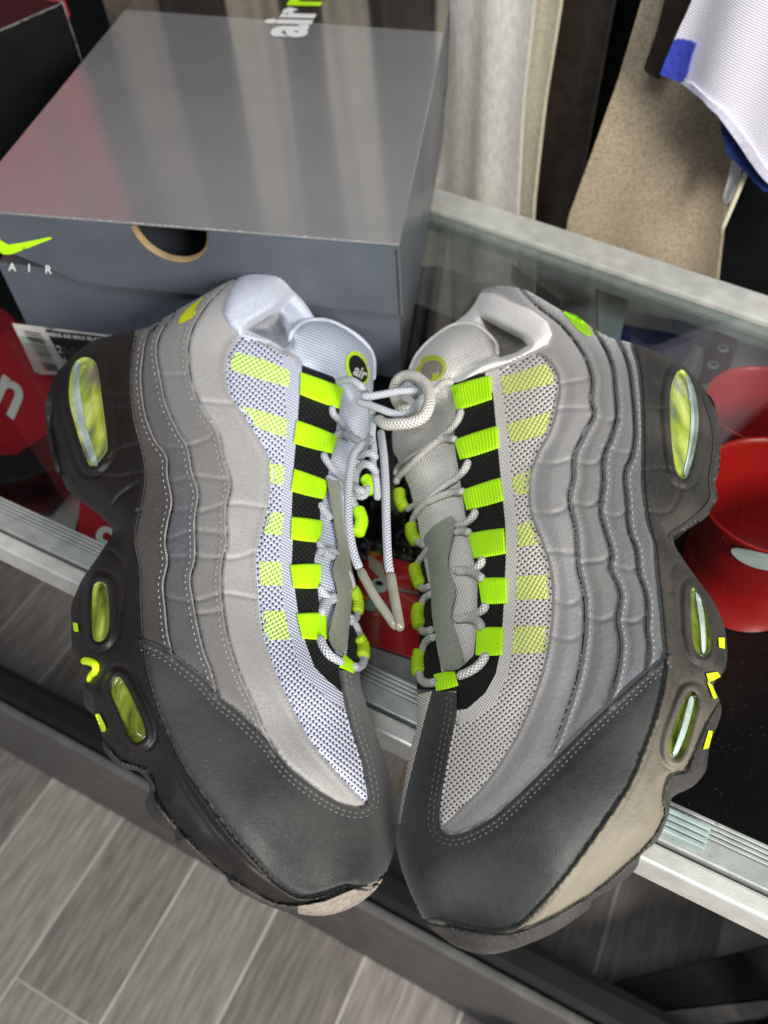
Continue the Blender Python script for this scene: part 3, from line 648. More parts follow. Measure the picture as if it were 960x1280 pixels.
LEFT = dict(name='sneaker', sign=1, bounds=(50, 325, 510, 1155), origin=(-.12, .25, ZT),
    label='cleaner sneaker with white laces and bluish white mesh, its dark midsole beside the box label',
    sil=LSIL, lines=dict(M0=LM0, L1=LL1, L2=LL2, L3=LL3, L4=LL4, TC=LTC), midsole=L_mid,
    ctrl=[(62, 500, 76), (72, 590, 80), (88, 770, 84), (130, 930, 90), (200, 1030, 92), (345, 1135, 76), (470, 1110, 58), (400, 1145, 72),
          (120, 560, 88), (120, 430, 82), (165, 480, 90), (175, 700, 94), (184, 837, 97), (243, 980, 98), (330, 1085, 87), (400, 1118, 66),
          (210, 480, 92), (215, 590, 95), (240, 700, 91), (280, 850, 93), (350, 1000, 92), (430, 1060, 63),
          (270, 450, 90), (300, 560, 86), (310, 720, 80), (370, 900, 80), (430, 960, 70),
          (370, 480, 76), (365, 650, 68), (380, 800, 68), (425, 870, 66),
          (425, 500, 58), (405, 660, 55), (410, 790, 56), (430, 720, 46), (430, 830, 56),
          (450, 760, 28), (452, 860, 38), (490, 970, 36), (495, 1050, 38),
          (420, 430, 62), (462, 470, 44), (445, 560, 44), (330, 345, 88), (250, 375, 96), (180, 420, 90), (380, 390, 74)],
    creases=[[(196, 552), (215, 560), (240, 556), (262, 548)], [(214, 603), (245, 596), (283, 600)], [(171, 640), (205, 640), (245, 636)], [(208, 676), (243, 664), (283, 668)], [(207, 698), (240, 696), (290, 698), (318, 690)], [(204, 745), (240, 752), (280, 742), (318, 748)], [(240, 768), (262, 766), (276, 764)], [(250, 640), (290, 630), (330, 634)], [(240, 500), (290, 505)], [(185, 520), (215, 520)], [(180, 470), (235, 468)]],
    grooves=[([(132, 493), (148, 494), (161, 493)], .9, 2.5), ([(134, 510), (150, 511), (162, 511)], .9, 2.5), ([(133, 575), (150, 562), (176, 556)], .8, 2.5), ([(110, 590), (140, 597), (176, 592)], .8, 2.5), ([(136, 640), (150, 620), (172, 605)], 1.0, 3),
             ([(118, 690), (135, 688), (150, 700), (156, 730), (153, 765)], 1.0, 3), ([(168, 420), (164, 447), (160, 480), (150, 520)], .8, 3), ([(78, 470), (76, 520), (84, 580), (110, 618)], .8, 2.5),
             ([(190, 885), (205, 925), (235, 985), (280, 1048), (330, 1095), (372, 1118)], .7, 2)],
    dips=[([(378, 457), (417, 470), (428, 490), (421, 532), (410, 596), (401, 639), (397, 680), (393, 700), (400, 760), (410, 800), (421, 818), (520, 830), (520, 380), (392, 396), (371, 410), (362, 430)], 4, 3),
          ([(308, 410), (327, 401), (338, 394), (348, 392), (358, 412), (362, 432), (356, 436), (339, 424)], 20, 5),
          ([(338, 392), (360, 368), (378, 385), (388, 400), (368, 412)], 9, 3)],
    lips=[L_lip],
    pads=[([(302, 347), (290, 360), (284, 374), (279, 392), (286, 407), (300, 420), (312, 412), (327, 401), (338, 394), (350, 388), (366, 372), (360, 350), (345, 343), (325, 345)], 5), ([(366, 416), (378, 405), (396, 399), (412, 402), (430, 411), (446, 421), (460, 436), (466, 455), (466, 490), (440, 500), (425, 475), (380, 455), (364, 432)], 4)],
    windows=[[(102, 447), (120, 454), (127, 496), (134, 552.5), (132, 566.6), (118, 582), (109, 577), (95, 535), (86, 496), (90, 461)],
             [(127.5, 727), (134.6, 736), (136.5, 781), (129, 800), (118, 800), (115, 781), (115, 747), (118, 730)],
             [(144, 848), (153, 850), (172.5, 888), (182, 916), (175, 927), (164, 924), (150, 893), (139, 865)]],
    regions=[('toe_bumper', [(372, 1133), (406, 1127), (437, 1114), (480, 1098), (500, 1100), (480, 1170), (376, 1170)], M_bumper, None),
             ('lug', [(104, 858), (115, 866), (119, 888), (114, 898), (100, 886), (98, 866)], M_outsole, 'midsole'),
             ('outsole', L_lip+[(500, 1105), (500, 1300), (60, 1300), (60, 912)], M_outsole, None),
             ('midsole', L_mid, M_rubber, None),
             ('toe_cap', LTC+[(436, 838), (448, 838), (540, 838), (540, 1300), (-100, 1300), (-100, 799)], M_toe, None),
             ('mesh_binding', LEDGE, M_edge_w, None),
             ('mesh_panel', LMESH, M_mesh_w, None),
             ('inner_lining', [(308, 412), (327, 401), (338, 394), (348, 392), (358, 412), (362, 432), (356, 436), (339, 426)], M_liner_in, None),
             ('collar_lining', [(302, 347), (290, 360), (284, 374), (279, 392), (286, 407), (300, 420), (339, 431), (362, 440), (375, 447.5), (362, 430), (371, 412), (394, 397), (390, 380), (385, 360), (365, 335), (340, 328), (305, 338)], M_lining, None),
             ('tongue', [(371, 412), (362, 430), (378, 457), (417, 471), (428, 490), (421, 532), (410, 596), (401, 639), (397, 680), (393, 700), (400, 760), (410, 800), (421, 818), (433, 822), (436, 790), (440, 750), (436, 715), (436, 680), (444, 640), (449, 600), (458, 560), (480, 500), (480, 380), (392, 390)], M_tong, None),
             ('eyestay', [(378, 454), (373, 497), (371, 532.5), (366, 589), (364, 639), (365, 672), (363.7, 706), (368, 741), (372, 768), (381, 803.6), (392, 836), (408, 852), (428, 866), (423, 838), (448, 838), (540, 838), (540, 440)], M_black_knit, None),
             ('wave_panel', outer_poly(LL1, -100), suede('dark_suede', C_S['P1'], '#3d3a38', '#4a4540'), None),
             ('wave_panel', outer_poly(LL2, -100), suede('slate_suede', '#454549', '#505054', '#59554f'), None),
             ('wave_panel', outer_poly(LL3, -100), suede('mid_grey_suede', '#676664', '#72706f', '#716e6a'), None)],
    fallback=('side_panel', suede('light_grey_suede', '#8f8d8b', '#9b9997', '#85827f')))
RL, SL, LnL, madeL = shoe(LEFT)
SmL = Smooth(RL, 5)

# ---- shoe with beige laces, image right
RM0 = [(788, 405), (791, 430.6), (799, 458), (803.6, 500.7), (805, 561.6), (805, 604), (811, 650), (819, 677), (821.6, 702), (827, 752.5), (830, 786), (833, 820), (831, 854), (821.6, 893), (806, 937), (786, 984), (743, 1048), (701, 1103.5), (658, 1150.5), (637, 1163), (606, 1165), (572, 1160), (547, 1150), (530, 1150), (510, 1148)]
RL1 = [(752, 398), (770, 421), (785, 452), (791, 488.5), (794.5, 537), (791, 568), (782, 592), (784, 622.6), (787, 662), (796, 688), (799, 716), (806, 735.6), (810, 758), (809, 786), (812, 809), (810, 833)]
RL2 = [(722, 385), (740, 409), (758, 437), (767, 461), (770, 488.5), (771.6, 522), (764, 549), (755, 574), (755, 604), (751, 635), (756, 660), (765, 690.6), (763, 710), (771, 727), (776.6, 747), (772, 775), (776.6, 803), (774, 834), (767, 862), (762, 878)]
RL3 = [(640, 345), (653, 363), (673, 383), (700, 404), (718, 424.5), (733.5, 449), (741, 476), (739.6, 500.7), (742.7, 519), (730.5, 543), (718, 571), (717, 598), (712, 625.6), (720, 662), (722, 695), (724, 715), (730, 740), (732, 780), (727, 827), (717, 867), (703, 907), (689, 945)]
RL4 = [(640, 456), (655, 449), (673, 443), (690, 457), (698, 480), (695, 507), (687, 537), (673, 563), (662, 590), (660, 617), (663, 643), (675, 673), (687, 710), (690, 747), (687, 793), (677, 840), (660, 887), (641, 927), (607, 978), (577, 1009.5), (556, 1030)]
RTC = [(834, 820), (802, 845), (768, 876), (740, 901.6), (726, 915.5), (683.6, 958), (649, 992), (615, 1022), (581, 1040), (562, 1043), (551, 1036), (549, 1020), (553, 988), (562, 937), (571, 890), (571, 866)]
RSIL = [(603, 363), (613, 359), (627, 357), (653, 361), (673, 371), (700, 387), (730, 404), (761, 421), (791, 429), (822, 440), (852, 455), (874, 479), (891, 504), (898, 528), (900, 555), (898, 585), (893, 604), (896, 622), (883, 644), (858, 661), (842, 675), (852, 696), (872, 724), (892, 752), (904, 778), (908, 800), (909, 820), (905, 840), (892, 855), (898, 872), (902, 887), (898, 904), (889, 925), (885, 946), (882, 964), (866, 983), (840, 997), (836, 1018), (822, 1050), (802, 1068), (795, 1086), (770, 1108), (741, 1124), (735, 1137), (692, 1166), (641, 1187), (606.7, 1193), (572.5, 1184.6), (547, 1167.5), (532, 1153), (517, 1125), (502, 1086), (495, 1052), (498, 1022), (504, 988), (513, 937), (522, 900), (521, 850), (524, 800), (524, 750), (521, 700), (516, 660), (508, 620), (495, 580), (490, 545), (496, 500), (508, 468), (516, 450), (523, 441), (540, 421), (567, 404), (583, 392), (593, 380)]
R_mid = [tuple(p) for p in spline(RM0, 5)]+[(400, 1148), (400, 1300), (1000, 1300), (1000, 405)]
R_lip = [(905, 870), (884, 905), (868, 940), (858, 964), (843, 968), (834, 978), (829, 1003), (831, 1018), (818, 1045), (790, 1075), (762, 1100), (735, 1120), (700, 1142), (660, 1161), (636, 1167), (606, 1166), (572, 1158), (547, 1156), (525, 1150)]
RMESH = [(617, 493), (607, 467)]+[tuple(p) for p in spline(RL4, 5)]+[(551, 1031), (550, 1010), (553, 988), (562, 937), (571, 890), (583, 887), (607, 867), (620, 843), (627, 810), (630, 760), (633, 693), (632, 653), (627, 603), (622, 547)]
REDGE = [(606, 467), (624, 462), (632, 520), (636, 560), (640, 603), (646, 653), (646, 693), (644, 760), (640, 812), (634, 846), (618, 880), (594, 900), (570, 905), (571, 888), (584, 886), (607, 866), (619.5, 843), (626.5, 810), (629.5, 760), (632.5, 693), (631.5, 653), (626.5, 603), (621.5, 547), (616.5, 493)]
RIGHT = dict(name='sneaker', sign=-1, bounds=(480, 345, 920, 1205), origin=(.08, .25, ZT),
    label='dustier sneaker with off-white laces and beige mesh, its midsole beside the red cups',
    sil=RSIL, lines=dict(M0=RM0, L1=RL1, L2=RL2, L3=RL3, L4=RL4, TC=RTC), midsole=R_mid,
    ctrl=[(900, 540, 76), (890, 620, 80), (905, 800, 84), (885, 950, 88), (822, 1050, 90), (741, 1124, 80), (640, 1185, 74), (560, 1175, 60),
          (850, 560, 88), (850, 460, 80), (805, 480, 92), (808, 640, 95), (828, 760, 96), (830, 860, 98), (780, 990, 98), (700, 1100, 88), (637, 1160, 70), (572, 1150, 58),
          (760, 460, 92), (760, 600, 96), (770, 760, 95), (730, 880, 94), (680, 1010, 94), (600, 1100, 70), (530, 1080, 56),
          (720, 470, 90), (700, 600, 90), (700, 750, 86), (660, 900, 84), (600, 1010, 78),
          (650, 500, 80), (640, 650, 74), (635, 790, 72), (600, 900, 72),
          (590, 500, 62), (600, 650, 56), (595, 790, 55), (570, 860, 60),
          (550, 700, 46), (560, 800, 50), (524, 700, 28), (522, 850, 34), (500, 1010, 34), (495, 1050, 36),
          (560, 430, 60), (515, 470, 44), (510, 560, 42), (640, 400, 70), (650, 375, 74), (590, 400, 56), (720, 410, 86), (780, 430, 84)],
    creases=[[(700, 480), (735, 474)], [(690, 512), (720, 510), (742, 512)], [(742, 520), (765, 528), (775, 522)], [(665, 578), (690, 580), (718, 574)], [(718, 578), (740, 580), (756, 574)], [(755, 560), (775, 565), (791, 568)], [(662, 640), (690, 642), (715, 634)], [(715, 628), (735, 632), (753, 626)], [(752, 640), (770, 645), (787, 640)], [(677, 690), (700, 690), (724, 694)], [(722, 704), (745, 702), (765, 698)], [(763, 706), (785, 712), (800, 712)], [(690, 750), (710, 756), (731, 748)], [(730, 770), (750, 776), (774, 768)], [(773, 775), (790, 778), (810, 772)], [(688, 795), (710, 800), (731, 795)]],
    grooves=[([(808, 508), (825, 512), (838, 509)], .9, 2.5), ([(808, 588), (825, 585), (840, 588)], .9, 2.5), ([(812, 640), (835, 640), (848, 622), (852, 602)], 1.0, 2.5), ([(825, 655), (838, 672), (845, 678)], .8, 2.5),
             ([(838, 740), (838, 718), (846, 702), (858, 712)], 1.0, 3), ([(838, 740), (842, 765), (848, 790)], .9, 3), ([(888, 500), (892, 560), (886, 620), (850, 650)], .9, 2.2),
             ([(806, 440), (812, 500), (812, 600)], .8, 3), ([(822, 905), (800, 965), (760, 1035), (700, 1110), (655, 1158)], 1.0, 3)],
    dips=[([(560, 480), (570, 513), (567, 550), (577, 613), (585, 667), (597, 723), (596, 785), (592, 819), (578, 833), (552, 845), (440, 845), (440, 400), (540, 380), (600, 402), (622, 440)], 4, 3),
          ([(598, 396), (625, 410), (652, 424), (660, 432), (645, 440), (624, 446), (616, 428)], 19, 5)],
    lips=[R_lip],
    pads=[([(597, 367), (615, 362), (640, 376), (665, 388), (684, 402), (690, 418), (684, 430), (664, 440), (640, 452), (607, 463), (575, 477), (600, 453), (624, 446), (645, 440), (660, 432), (652, 424), (625, 410), (600, 396)], 5), ([(513, 470), (516, 452), (540, 424), (566, 407), (593, 405), (612, 420), (620, 440), (600, 452), (566, 470), (560, 500), (515, 500)], 4)],
    windows=[[(849, 462.6), (862, 472), (871, 500.7), (873, 537), (866, 575), (857, 598), (845, 588), (839, 543), (838, 490)],
             [(864, 735.6), (875, 744), (886, 772), (889, 809), (880.6, 821), (869, 811.6), (864, 780.6)],
             [(861, 865), (871, 868), (872, 885), (861, 927), (850, 948), (839, 946), (837, 926), (850, 887.5)]],
    regions=[('outsole', R_lip+[(400, 1150), (400, 1300), (1000, 1300), (1000, 870)], M_outsole, None),
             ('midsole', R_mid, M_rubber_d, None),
             ('medial_mesh', [(540, 864), (527, 913), (507, 993), (500, 1030), (470, 1030), (470, 870), (523, 868)], M_edge_b, None),
             ('toe_cap', RTC+[(545, 862), (400, 862), (400, 1300), (1000, 1300), (1000, 820)], M_toe, None),
             ('mesh_binding', REDGE, M_edge_b, None),
             ('mesh_panel', RMESH, M_mesh_b, None),
             ('inner_lining', [(600, 396), (625, 410), (652, 424), (660, 432), (645, 441), (624, 447), (616, 428)], M_liner_in_b, None),
             ('collar_lining', [(560, 406), (593, 380), (600, 366), (615, 366), (640, 378), (665, 388), (684, 402), (690, 418), (684, 430), (664, 440), (640, 452), (607, 463), (575, 477), (560, 480), (566, 466), (600, 453), (622, 444), (618, 425), (596, 402), (566, 404)], M_lining_b, None),
             ('tongue', [(540, 400), (596, 400), (620, 426), (624, 444), (600, 455), (568, 470), (563, 483), (570, 513), (567, 550), (577, 613), (585, 667), (597, 723), (596, 785), (592, 819), (578, 833), (552, 840), (545, 800), (538, 740), (528, 690), (522, 650), (512, 610), (495, 570), (470, 540), (500, 400)], M_tong_b, None),
             ('eyestay', [(560, 478), (607, 465), (617, 493), (622, 547), (627, 603), (632, 653), (633, 693), (630, 760), (627, 810), (620, 843), (607, 867), (583, 887), (571, 890), (571, 864), (400, 864), (400, 478)], M_black_knit, None),
             ('wave_panel', outer_poly(RL1, 1000), suede('slate_suede', '#4e5151', '#5b5e5e', '#656560'), None),
             ('wave_panel', outer_poly(RL2, 1000), suede('grey_suede', '#5b5b5e', '#68676a', '#6f6c69'), None),
             ('wave_panel', outer_poly(RL3, 1000), suede('mid_grey_suede', '#6e6d6b', '#7a7977', '#77746f'), None)],
    fallback=('side_panel', suede('light_grey_suede', '#908d8a', '#9d9a97', '#86827e')))
RR, SR, LnR, madeR = shoe(RIGHT)
SmR = Smooth(RR, 5)

# ---- stitching
for Ln, R, S, sg, lo_, hi_ in ((LnL, RL, SL, 1, 0, 0), (LnR, RR, SR, -1, 0, 0)):
    tcp = (LEFT if sg == 1 else RIGHT)
    tc = np.array(tcp['lines']['TC'][:11] + ([(540, 1009), (540, 1300), (-100, 1300), (-100, 799)] if sg == 1 else [(400, 1036), (400, 1300), (1000, 1300), (1000, 820)]), float)
    silp = np.array(tcp['sil'], float)
    kp = lambda p, tc=tc, silp=silp: inside(silp, np.array([p[0]]), np.array([p[1]]))[0] and not inside(tc, np.array([p[0]]), np.array([p[1]]))[0]
    kq = lambda p, silp=silp: inside(silp, np.array([p[0]]), np.array([p[1]]))[0]
    for k in ('L1', 'L2', 'L3'): stitch_row(Ln[k], sg, 5.5, R, M_thread, S, keep=kp)
    stitch_row(Ln['L4'], sg, 4.5, R, M_thread_d if sg == 1 else M_thread, S, 3.5, 2.6, keep=kp)
    for of in (7, 13): stitch_row(Ln['TC'], sg, of, R, M_thread_t, S, 5, 3, .0008, keep=kq)

# raw cut edges of the layered panels: black felted edge on one shoe, rolled grey edge on the other
M_raw = mat('black_raw_edge', '#100f0f', .95, '#2a2827', 1800, .5, .8, 2500); M_roll = mat('rolled_grey_edge', '#7d7b79', .8, '#8b8987', 900, .5, .3, 1500)
def edge_run(line, sg, off, R, S, m, rad, h, lo, hi):
    P = resample(np.asarray(line), 3.0); T = np.gradient(P, axis=0); T /= np.linalg.norm(T, axis=1)[:, None]
    Q = P+np.stack([-T[:, 1], T[:, 0]], 1)*off*sg; Q = Q[(Q[:, 1] > lo)&(Q[:, 1] < hi)]
    k = inside(np.array((LEFT if sg == 1 else RIGHT)['sil'], float), Q[:, 0], Q[:, 1]); Q = Q[k]
    W = R.world(Q[:, 0], Q[:, 1], h); tube('cut_edge', W[::2], rad, m, S, seg=6, step=.002)
for k, lo_, hi_ in (('L1', 440, 822), ('L2', 425, 866), ('L3', 380, 925)):
    edge_run(LnR[k], -1, -1.6, RR, SR, M_raw, .00075, .55, lo_, hi_)
for k, lo_, hi_ in (('L1', 425, 808), ('L2', 405, 852), ('L3', 362, 922)):
    edge_run(LnL[k], 1, .4, RL, SL, M_roll, .0005, .15, lo_, hi_)
# ---- printed stripes on the mesh
for q in ([(296, 440), (330, 449), (362, 463), (362, 484), (325, 474), (288, 462), (289, 450)], [(303, 508), (330, 514), (359, 524), (358, 547), (333, 539), (314, 530)], [(336, 578), (356, 582), (354, 607), (338, 603)], [(336, 639), (355, 642), (352, 669), (330, 667)], [(325, 702), (352, 702), (353, 732), (323, 732)], [(326, 764), (356, 763), (362, 799), (333, 801)]):
    patch('neon_stripe', q, RL.world, M_nm_w, madeL['mesh_panel'], off=.15, st=4, skirt=.3, closed_spline=False)
for q in ([(625, 472), (655, 463), (686, 453), (696, 478), (662, 486), (630, 494)], [(634, 530), (662, 522), (689, 514), (682, 543), (662, 548), (639, 553)], [(640, 597), (664, 586), (661, 617), (644, 618)], [(646, 657), (665, 650), (674, 680), (648, 684)], [(646, 720), (686, 718), (688, 748), (645, 750)], [(644, 783), (686, 782), (683, 815), (640, 817)]):
    patch('neon_stripe', q, RR.world, M_nm_b, madeR['mesh_panel'], off=.15, st=4, skirt=.3, closed_spline=False)

# ---- webbing loops
for q in ([(376, 465), (430, 485), (424, 511), (375, 493)], [(371, 525), (423, 545), (416, 567), (367, 554)], [(368, 586), (412, 602), (405, 624), (364, 614)], [(365, 646), (404, 651), (400, 678), (364, 674)], [(363, 706), (402, 705), (400, 735), (367, 735)], [(371, 767), (407, 766), (410, 799), (378, 798)]):
    quad_loop('lace_loop', q, SmL, M_neon, SL)
quad_loop('lace_loop', [(424, 834), (442, 842), (447, 830), (430, 817)], SmL, M_neon, SL, ribs=6)
for q in ([(563, 483), (613, 469), (615, 499), (570, 513)], [(567, 550), (622, 532), (623, 560), (575, 575)], [(577, 613), (625, 597), (629, 626), (583, 638)], [(585, 667), (630, 660), (632, 692), (592, 698)], [(597, 723), (633, 722), (633, 754), (602, 755)], [(596, 785), (629, 784), (627, 819), (594, 819)]):
    quad_loop('lace_loop', q, SmR, M_neon, SR)
quad_loop('lace_loop', [(542, 843), (568, 838), (573, 857), (545, 864)], SmR, M_neon, SR, ribs=8)
def wrap(pts, S, parent, m): lace(pts, S, m, parent, rad=.0037, name='lace_loop', lift=3, seg=14, ribs=.0022, step=.0005)
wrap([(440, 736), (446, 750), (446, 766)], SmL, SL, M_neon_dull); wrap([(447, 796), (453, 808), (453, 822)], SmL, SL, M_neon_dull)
wrap([(448, 637), (452, 652), (447, 668)], SmL, SL, M_neon); wrap([(457, 598), (462, 606), (458, 616)], SmL, SL, M_neon)
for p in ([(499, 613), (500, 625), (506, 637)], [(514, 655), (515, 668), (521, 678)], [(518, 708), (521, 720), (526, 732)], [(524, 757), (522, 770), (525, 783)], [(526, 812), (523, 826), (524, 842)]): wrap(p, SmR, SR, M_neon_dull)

# ---- tongue straps (a webbing strip down the middle) and badges
patch('tongue_strap', [(410, 600), (413, 625), (418, 655), (423, 687), (416, 712), (422, 741), (417, 768), (411, 795), (418, 812), (432, 812), (436, 790), (438, 768), (441, 730), (438, 700), (431, 665), (428, 635), (424, 600)], SmL.world, M_strap, SL, off=4.5, st=4, skirt=2, n=3)
patch('tongue_strap', [(530, 672), (545, 655), (566, 645), (567, 665), (561, 690), (560, 712), (569, 737), (563, 772), (572, 800), (578, 833), (553, 836), (548, 810), (540, 770), (538, 727), (533, 690)], SmR.world, M_strap, SR, off=4.5, st=4, skirt=2, n=3)
for R_, S_, pts_ in ((SmR, SR, [((536, 700), (560, 688)), ((537, 708), (560, 697)), ((543, 745), (566, 738)), ((542, 756), (564, 750)), ((543, 780), (564, 776)), ((548, 810), (572, 800))]), (SmL, SL, [((422, 650), (431, 662)), ((422, 655), (430, 668)), ((420, 716), (436, 724)), ((421, 722), (436, 730)), ((418, 768), (435, 772)), ((416, 774), (434, 780))])):
    for a, b in pts_:
        class _T:
            world = staticmethod(lambda x, y, o, R_=R_: R_.world(x, y, 4.7+o))
        stitch_row([a, b], 1, 0, _T, M_thread_d, S_, 3, 2, .0006)
def ellipse(cx, cy, a, b, rot, n=20):
    t = np.linspace(0, 2*np.pi, n, endpoint=False); c, s = math.cos(rot), math.sin(rot)
    return [(cx+a*math.cos(k)*c-b*math.sin(k)*s, cy+a*math.cos(k)*s+b*math.sin(k)*c) for k in t]
M_badge = mat('black_badge_weave', '#0b0b0b', .6); M_white = mat('white_print', '#d8d8d6', .5); M_badge_b = mat('worn_badge_weave', '#6f665b', .8, '#8a8176', 900, .5)
bd1 = patch('tongue_badge', ellipse(447, 460, 22, 14, 1.25), SmL.world, mat('neon_badge_edge', '#b4dc28', .6), madeL['tongue'], off=1.0, st=3, skirt=1, n=2)
patch('badge_centre', ellipse(448, 461, 18, 10.5, 1.2), SmL.world, M_badge, bd1 if False else madeL['tongue'], off=1.4, st=3, skirt=.5, n=2)
ca, sa = math.cos(.42), math.sin(.42)
lettering('badge_lettering', 'air', lambda u, v: SmL.world(np.array(441+(u*ca*.8+v*sa)*1.0), np.array(467+(u*sa-v*ca)*1.0), 1.75), M_white, madeL['tongue'], size=19, bold=.5)
patch('tongue_badge', ellipse(539, 460, 19, 16, -.3), SmR.world, mat('faded_neon_badge_edge', '#a3ad2c', .7), madeR['tongue'], off=1.0, st=3, skirt=1, n=2)
patch('badge_centre', ellipse(540, 462, 14, 11.5, -.3), SmR.world, M_badge_b, madeR['tongue'], off=1.4, st=3, skirt=.5, n=2)
lettering('badge_lettering', 'air', lambda u, v: SmR.world(np.array(541+(v*.9)), np.array(474-u*.55+v*.2), 1.75), mat('faded_neon_print', '#b3bb2a', .7), madeR['tongue'], size=17, bold=.5)
# tongue binding rims
lace([(362, 428), (366, 415), (378, 404), (396, 400), (412, 402), (430, 410), (446, 420), (460, 434), (467, 450), (467, 474)], RL, M_lining, SL, rad=.0016, name='tongue_binding', lift=.2)
lace([(513, 462), (522, 443), (540, 424), (566, 407), (590, 405), (608, 416), (620, 430), (622, 443)], RR, M_lining_b, SR, rad=.0014, name='tongue_binding', lift=.2)

# ---- swooshes
patch('swoosh', [(223, 405), (225, 396), (235, 385), (255, 370), (247, 381), (243, 389), (246, 391), (235, 401)], RL.world, mat('yellow_swoosh_thread', '#c8cf12', .5, '#b4bb10', 900, .5, .3), SL, off=.5, st=2.5, skirt=.8, closed_spline=False)
patch('swoosh', [(703, 388), (720, 394), (735, 406), (742, 419), (733, 420), (722, 412), (713, 402)], RR.world, mat('lime_swoosh_thread', '#a5dc1e', .5, '#93c81a', 900, .5, .3), SR, off=.5, st=2.5, skirt=.8, closed_spline=False)

# ---- neon bits and lugs of the outsoles, clear rim of the air windows
for p in ([(91, 778), (97, 779), (98, 790), (92, 789)], [(119, 893), (124, 892), (132, 908), (132, 914), (127, 915)]):
    patch('neon_insert', p, RL.world, M_neon_rub, madeL['midsole'], off=2.2, st=3, skirt=3, closed_spline=False)
lace([(104, 826), (112, 827), (119, 831), (120, 838), (115, 844), (111, 852)], RL, M_neon_rub, madeL['midsole'], rad=.0017, name='neon_insert', lift=1.5)
for p in ([(898, 797), (906, 797), (906, 811), (899, 809)], [(883, 842), (897, 840), (901, 846), (886, 853)], [(884, 852), (890, 856), (897, 872), (892, 874)], [(886, 913), (891, 914), (886, 935), (879, 937)]):
    patch('neon_insert', p, RR.world, M_neon_rub, madeR['midsole'], off=2.2, st=3, skirt=3, closed_spline=False)
for p in ([(66, 500), (63, 530), (68, 560), (75, 590), (70, 592), (62, 560), (57, 525), (58, 500)],):
    patch('heel_lug', p, RL.world, M_outsole, madeL['midsole'], off=.8, st=4, skirt=4)
for W in (LEFT['windows'][0],):
    patch('window_rim', [(92, 462), (101, 452), (99, 480), (107, 530), (122, 577), (116, 580), (104, 552), (92, 510)], RL.world, M_winclear, madeL['midsole'], off=.8, st=3, skirt=2)
patch('window_rim', [(858, 470), (865, 478), (872, 505), (873, 537), (866, 573), (858, 594), (855, 588), (861, 560), (864, 520), (860, 490)], RR.world, M_winclear, madeR['midsole'], off=.8, st=3, skirt=2)
patch('window_rim', [(870, 742), (876, 748), (881, 775), (882, 812), (878, 816), (876, 790), (873, 765)], RR.world, M_winclear, madeR['midsole'], off=.8, st=3, skirt=2)
patch('window_rim', [(862, 872), (868, 878), (858, 915), (846, 944), (841, 942), (852, 910)], RR.world, M_winclear, madeR['midsole'], off=.8, st=3, skirt=2)

patch('heel_lug', [(884, 492), (893, 504), (899, 530), (901, 556), (899, 588), (894, 604), (897, 622), (884, 645), (860, 662), (842, 676), (836, 668), (856, 654), (878, 636), (888, 620), (886, 600), (891, 560), (889, 530), (880, 500)], RR.world, M_outsole, madeR['midsole'], off=1, st=4, skirt=4)
# ---- laces
def LW(*p, **k): return lace(list(p), SmL, M_lace_w, SL, **k)
def LB(*p, **k): return lace(list(p), SmR, M_lace_b, SR, **k)
LW((415, 508), (417, 518), (428, 530), (438, 543), (446, 553, 56)); LW((420, 543), (430, 543), (442, 547, 56), (454, 556, 58), (462, 562, 58))
LW((404, 566), (407, 574), (414, 584), (425, 596), (432, 610), (434, 622)); LW((409, 597), (416, 600), (424, 604), (432, 608))
LW((401, 628), (403, 636), (409, 643), (414, 650)); LW((398, 690), (405, 689), (414, 689), (422, 694))
LW((398, 676), (402, 685), (408, 692), (418, 698)); LW((399, 732), (403, 740), (410, 747), (419, 745))
LW((402, 768), (404, 758), (410, 751), (420, 750)); LW((400, 796), (404, 808), (413, 820), (428, 829))
LW((442, 833), (448, 834), (454, 829), (455, 820)); LW((436, 770), (442, 778), (448, 790), (450, 798)); LW((434, 714), (438, 724), (441, 738)); LW((446, 764), (445, 772), (438, 778))
LW((442, 610, 52), (450, 620, 52), (456, 618, 52), (460, 608, 52)); LW((436, 622), (444, 632), (450, 640))
# knot joining the two shoes
LW((422, 478, 74), (430, 475, 80), (441, 476, 84), (451, 483, 84), (458, 493, 80), (463, 500, 78))
LW((452, 495, 84), (465, 495, 85), (483, 492, 86), (500, 489, 86), (518, 489, 84), (530, 492, 78))
LW((447, 502, 78), (458, 505, 80), (475, 511, 82), (492, 517, 82), (507, 517, 82), (518, 511, 80), (522, 500, 76), (517, 491, 72))
lace([(473, 524, 74), (482, 530, 78), (498, 530, 82), (515, 528, 84), (529, 521, 86), (536, 508, 88), (537, 494, 88), (531, 480, 86), (519, 471, 84), (506, 470, 80), (496, 478, 76), (493, 492, 70), (500, 507, 70), (512, 511, 70)], SmL, M_lace_b, SL, rad=.0033)
LB((532, 490, 76), (542, 489, 76), (549, 482, 74), (557, 478, 72), (566, 478, 70))
LW((500, 490, 74), (508, 483, 78), (518, 484, 78), (524, 494, 76))
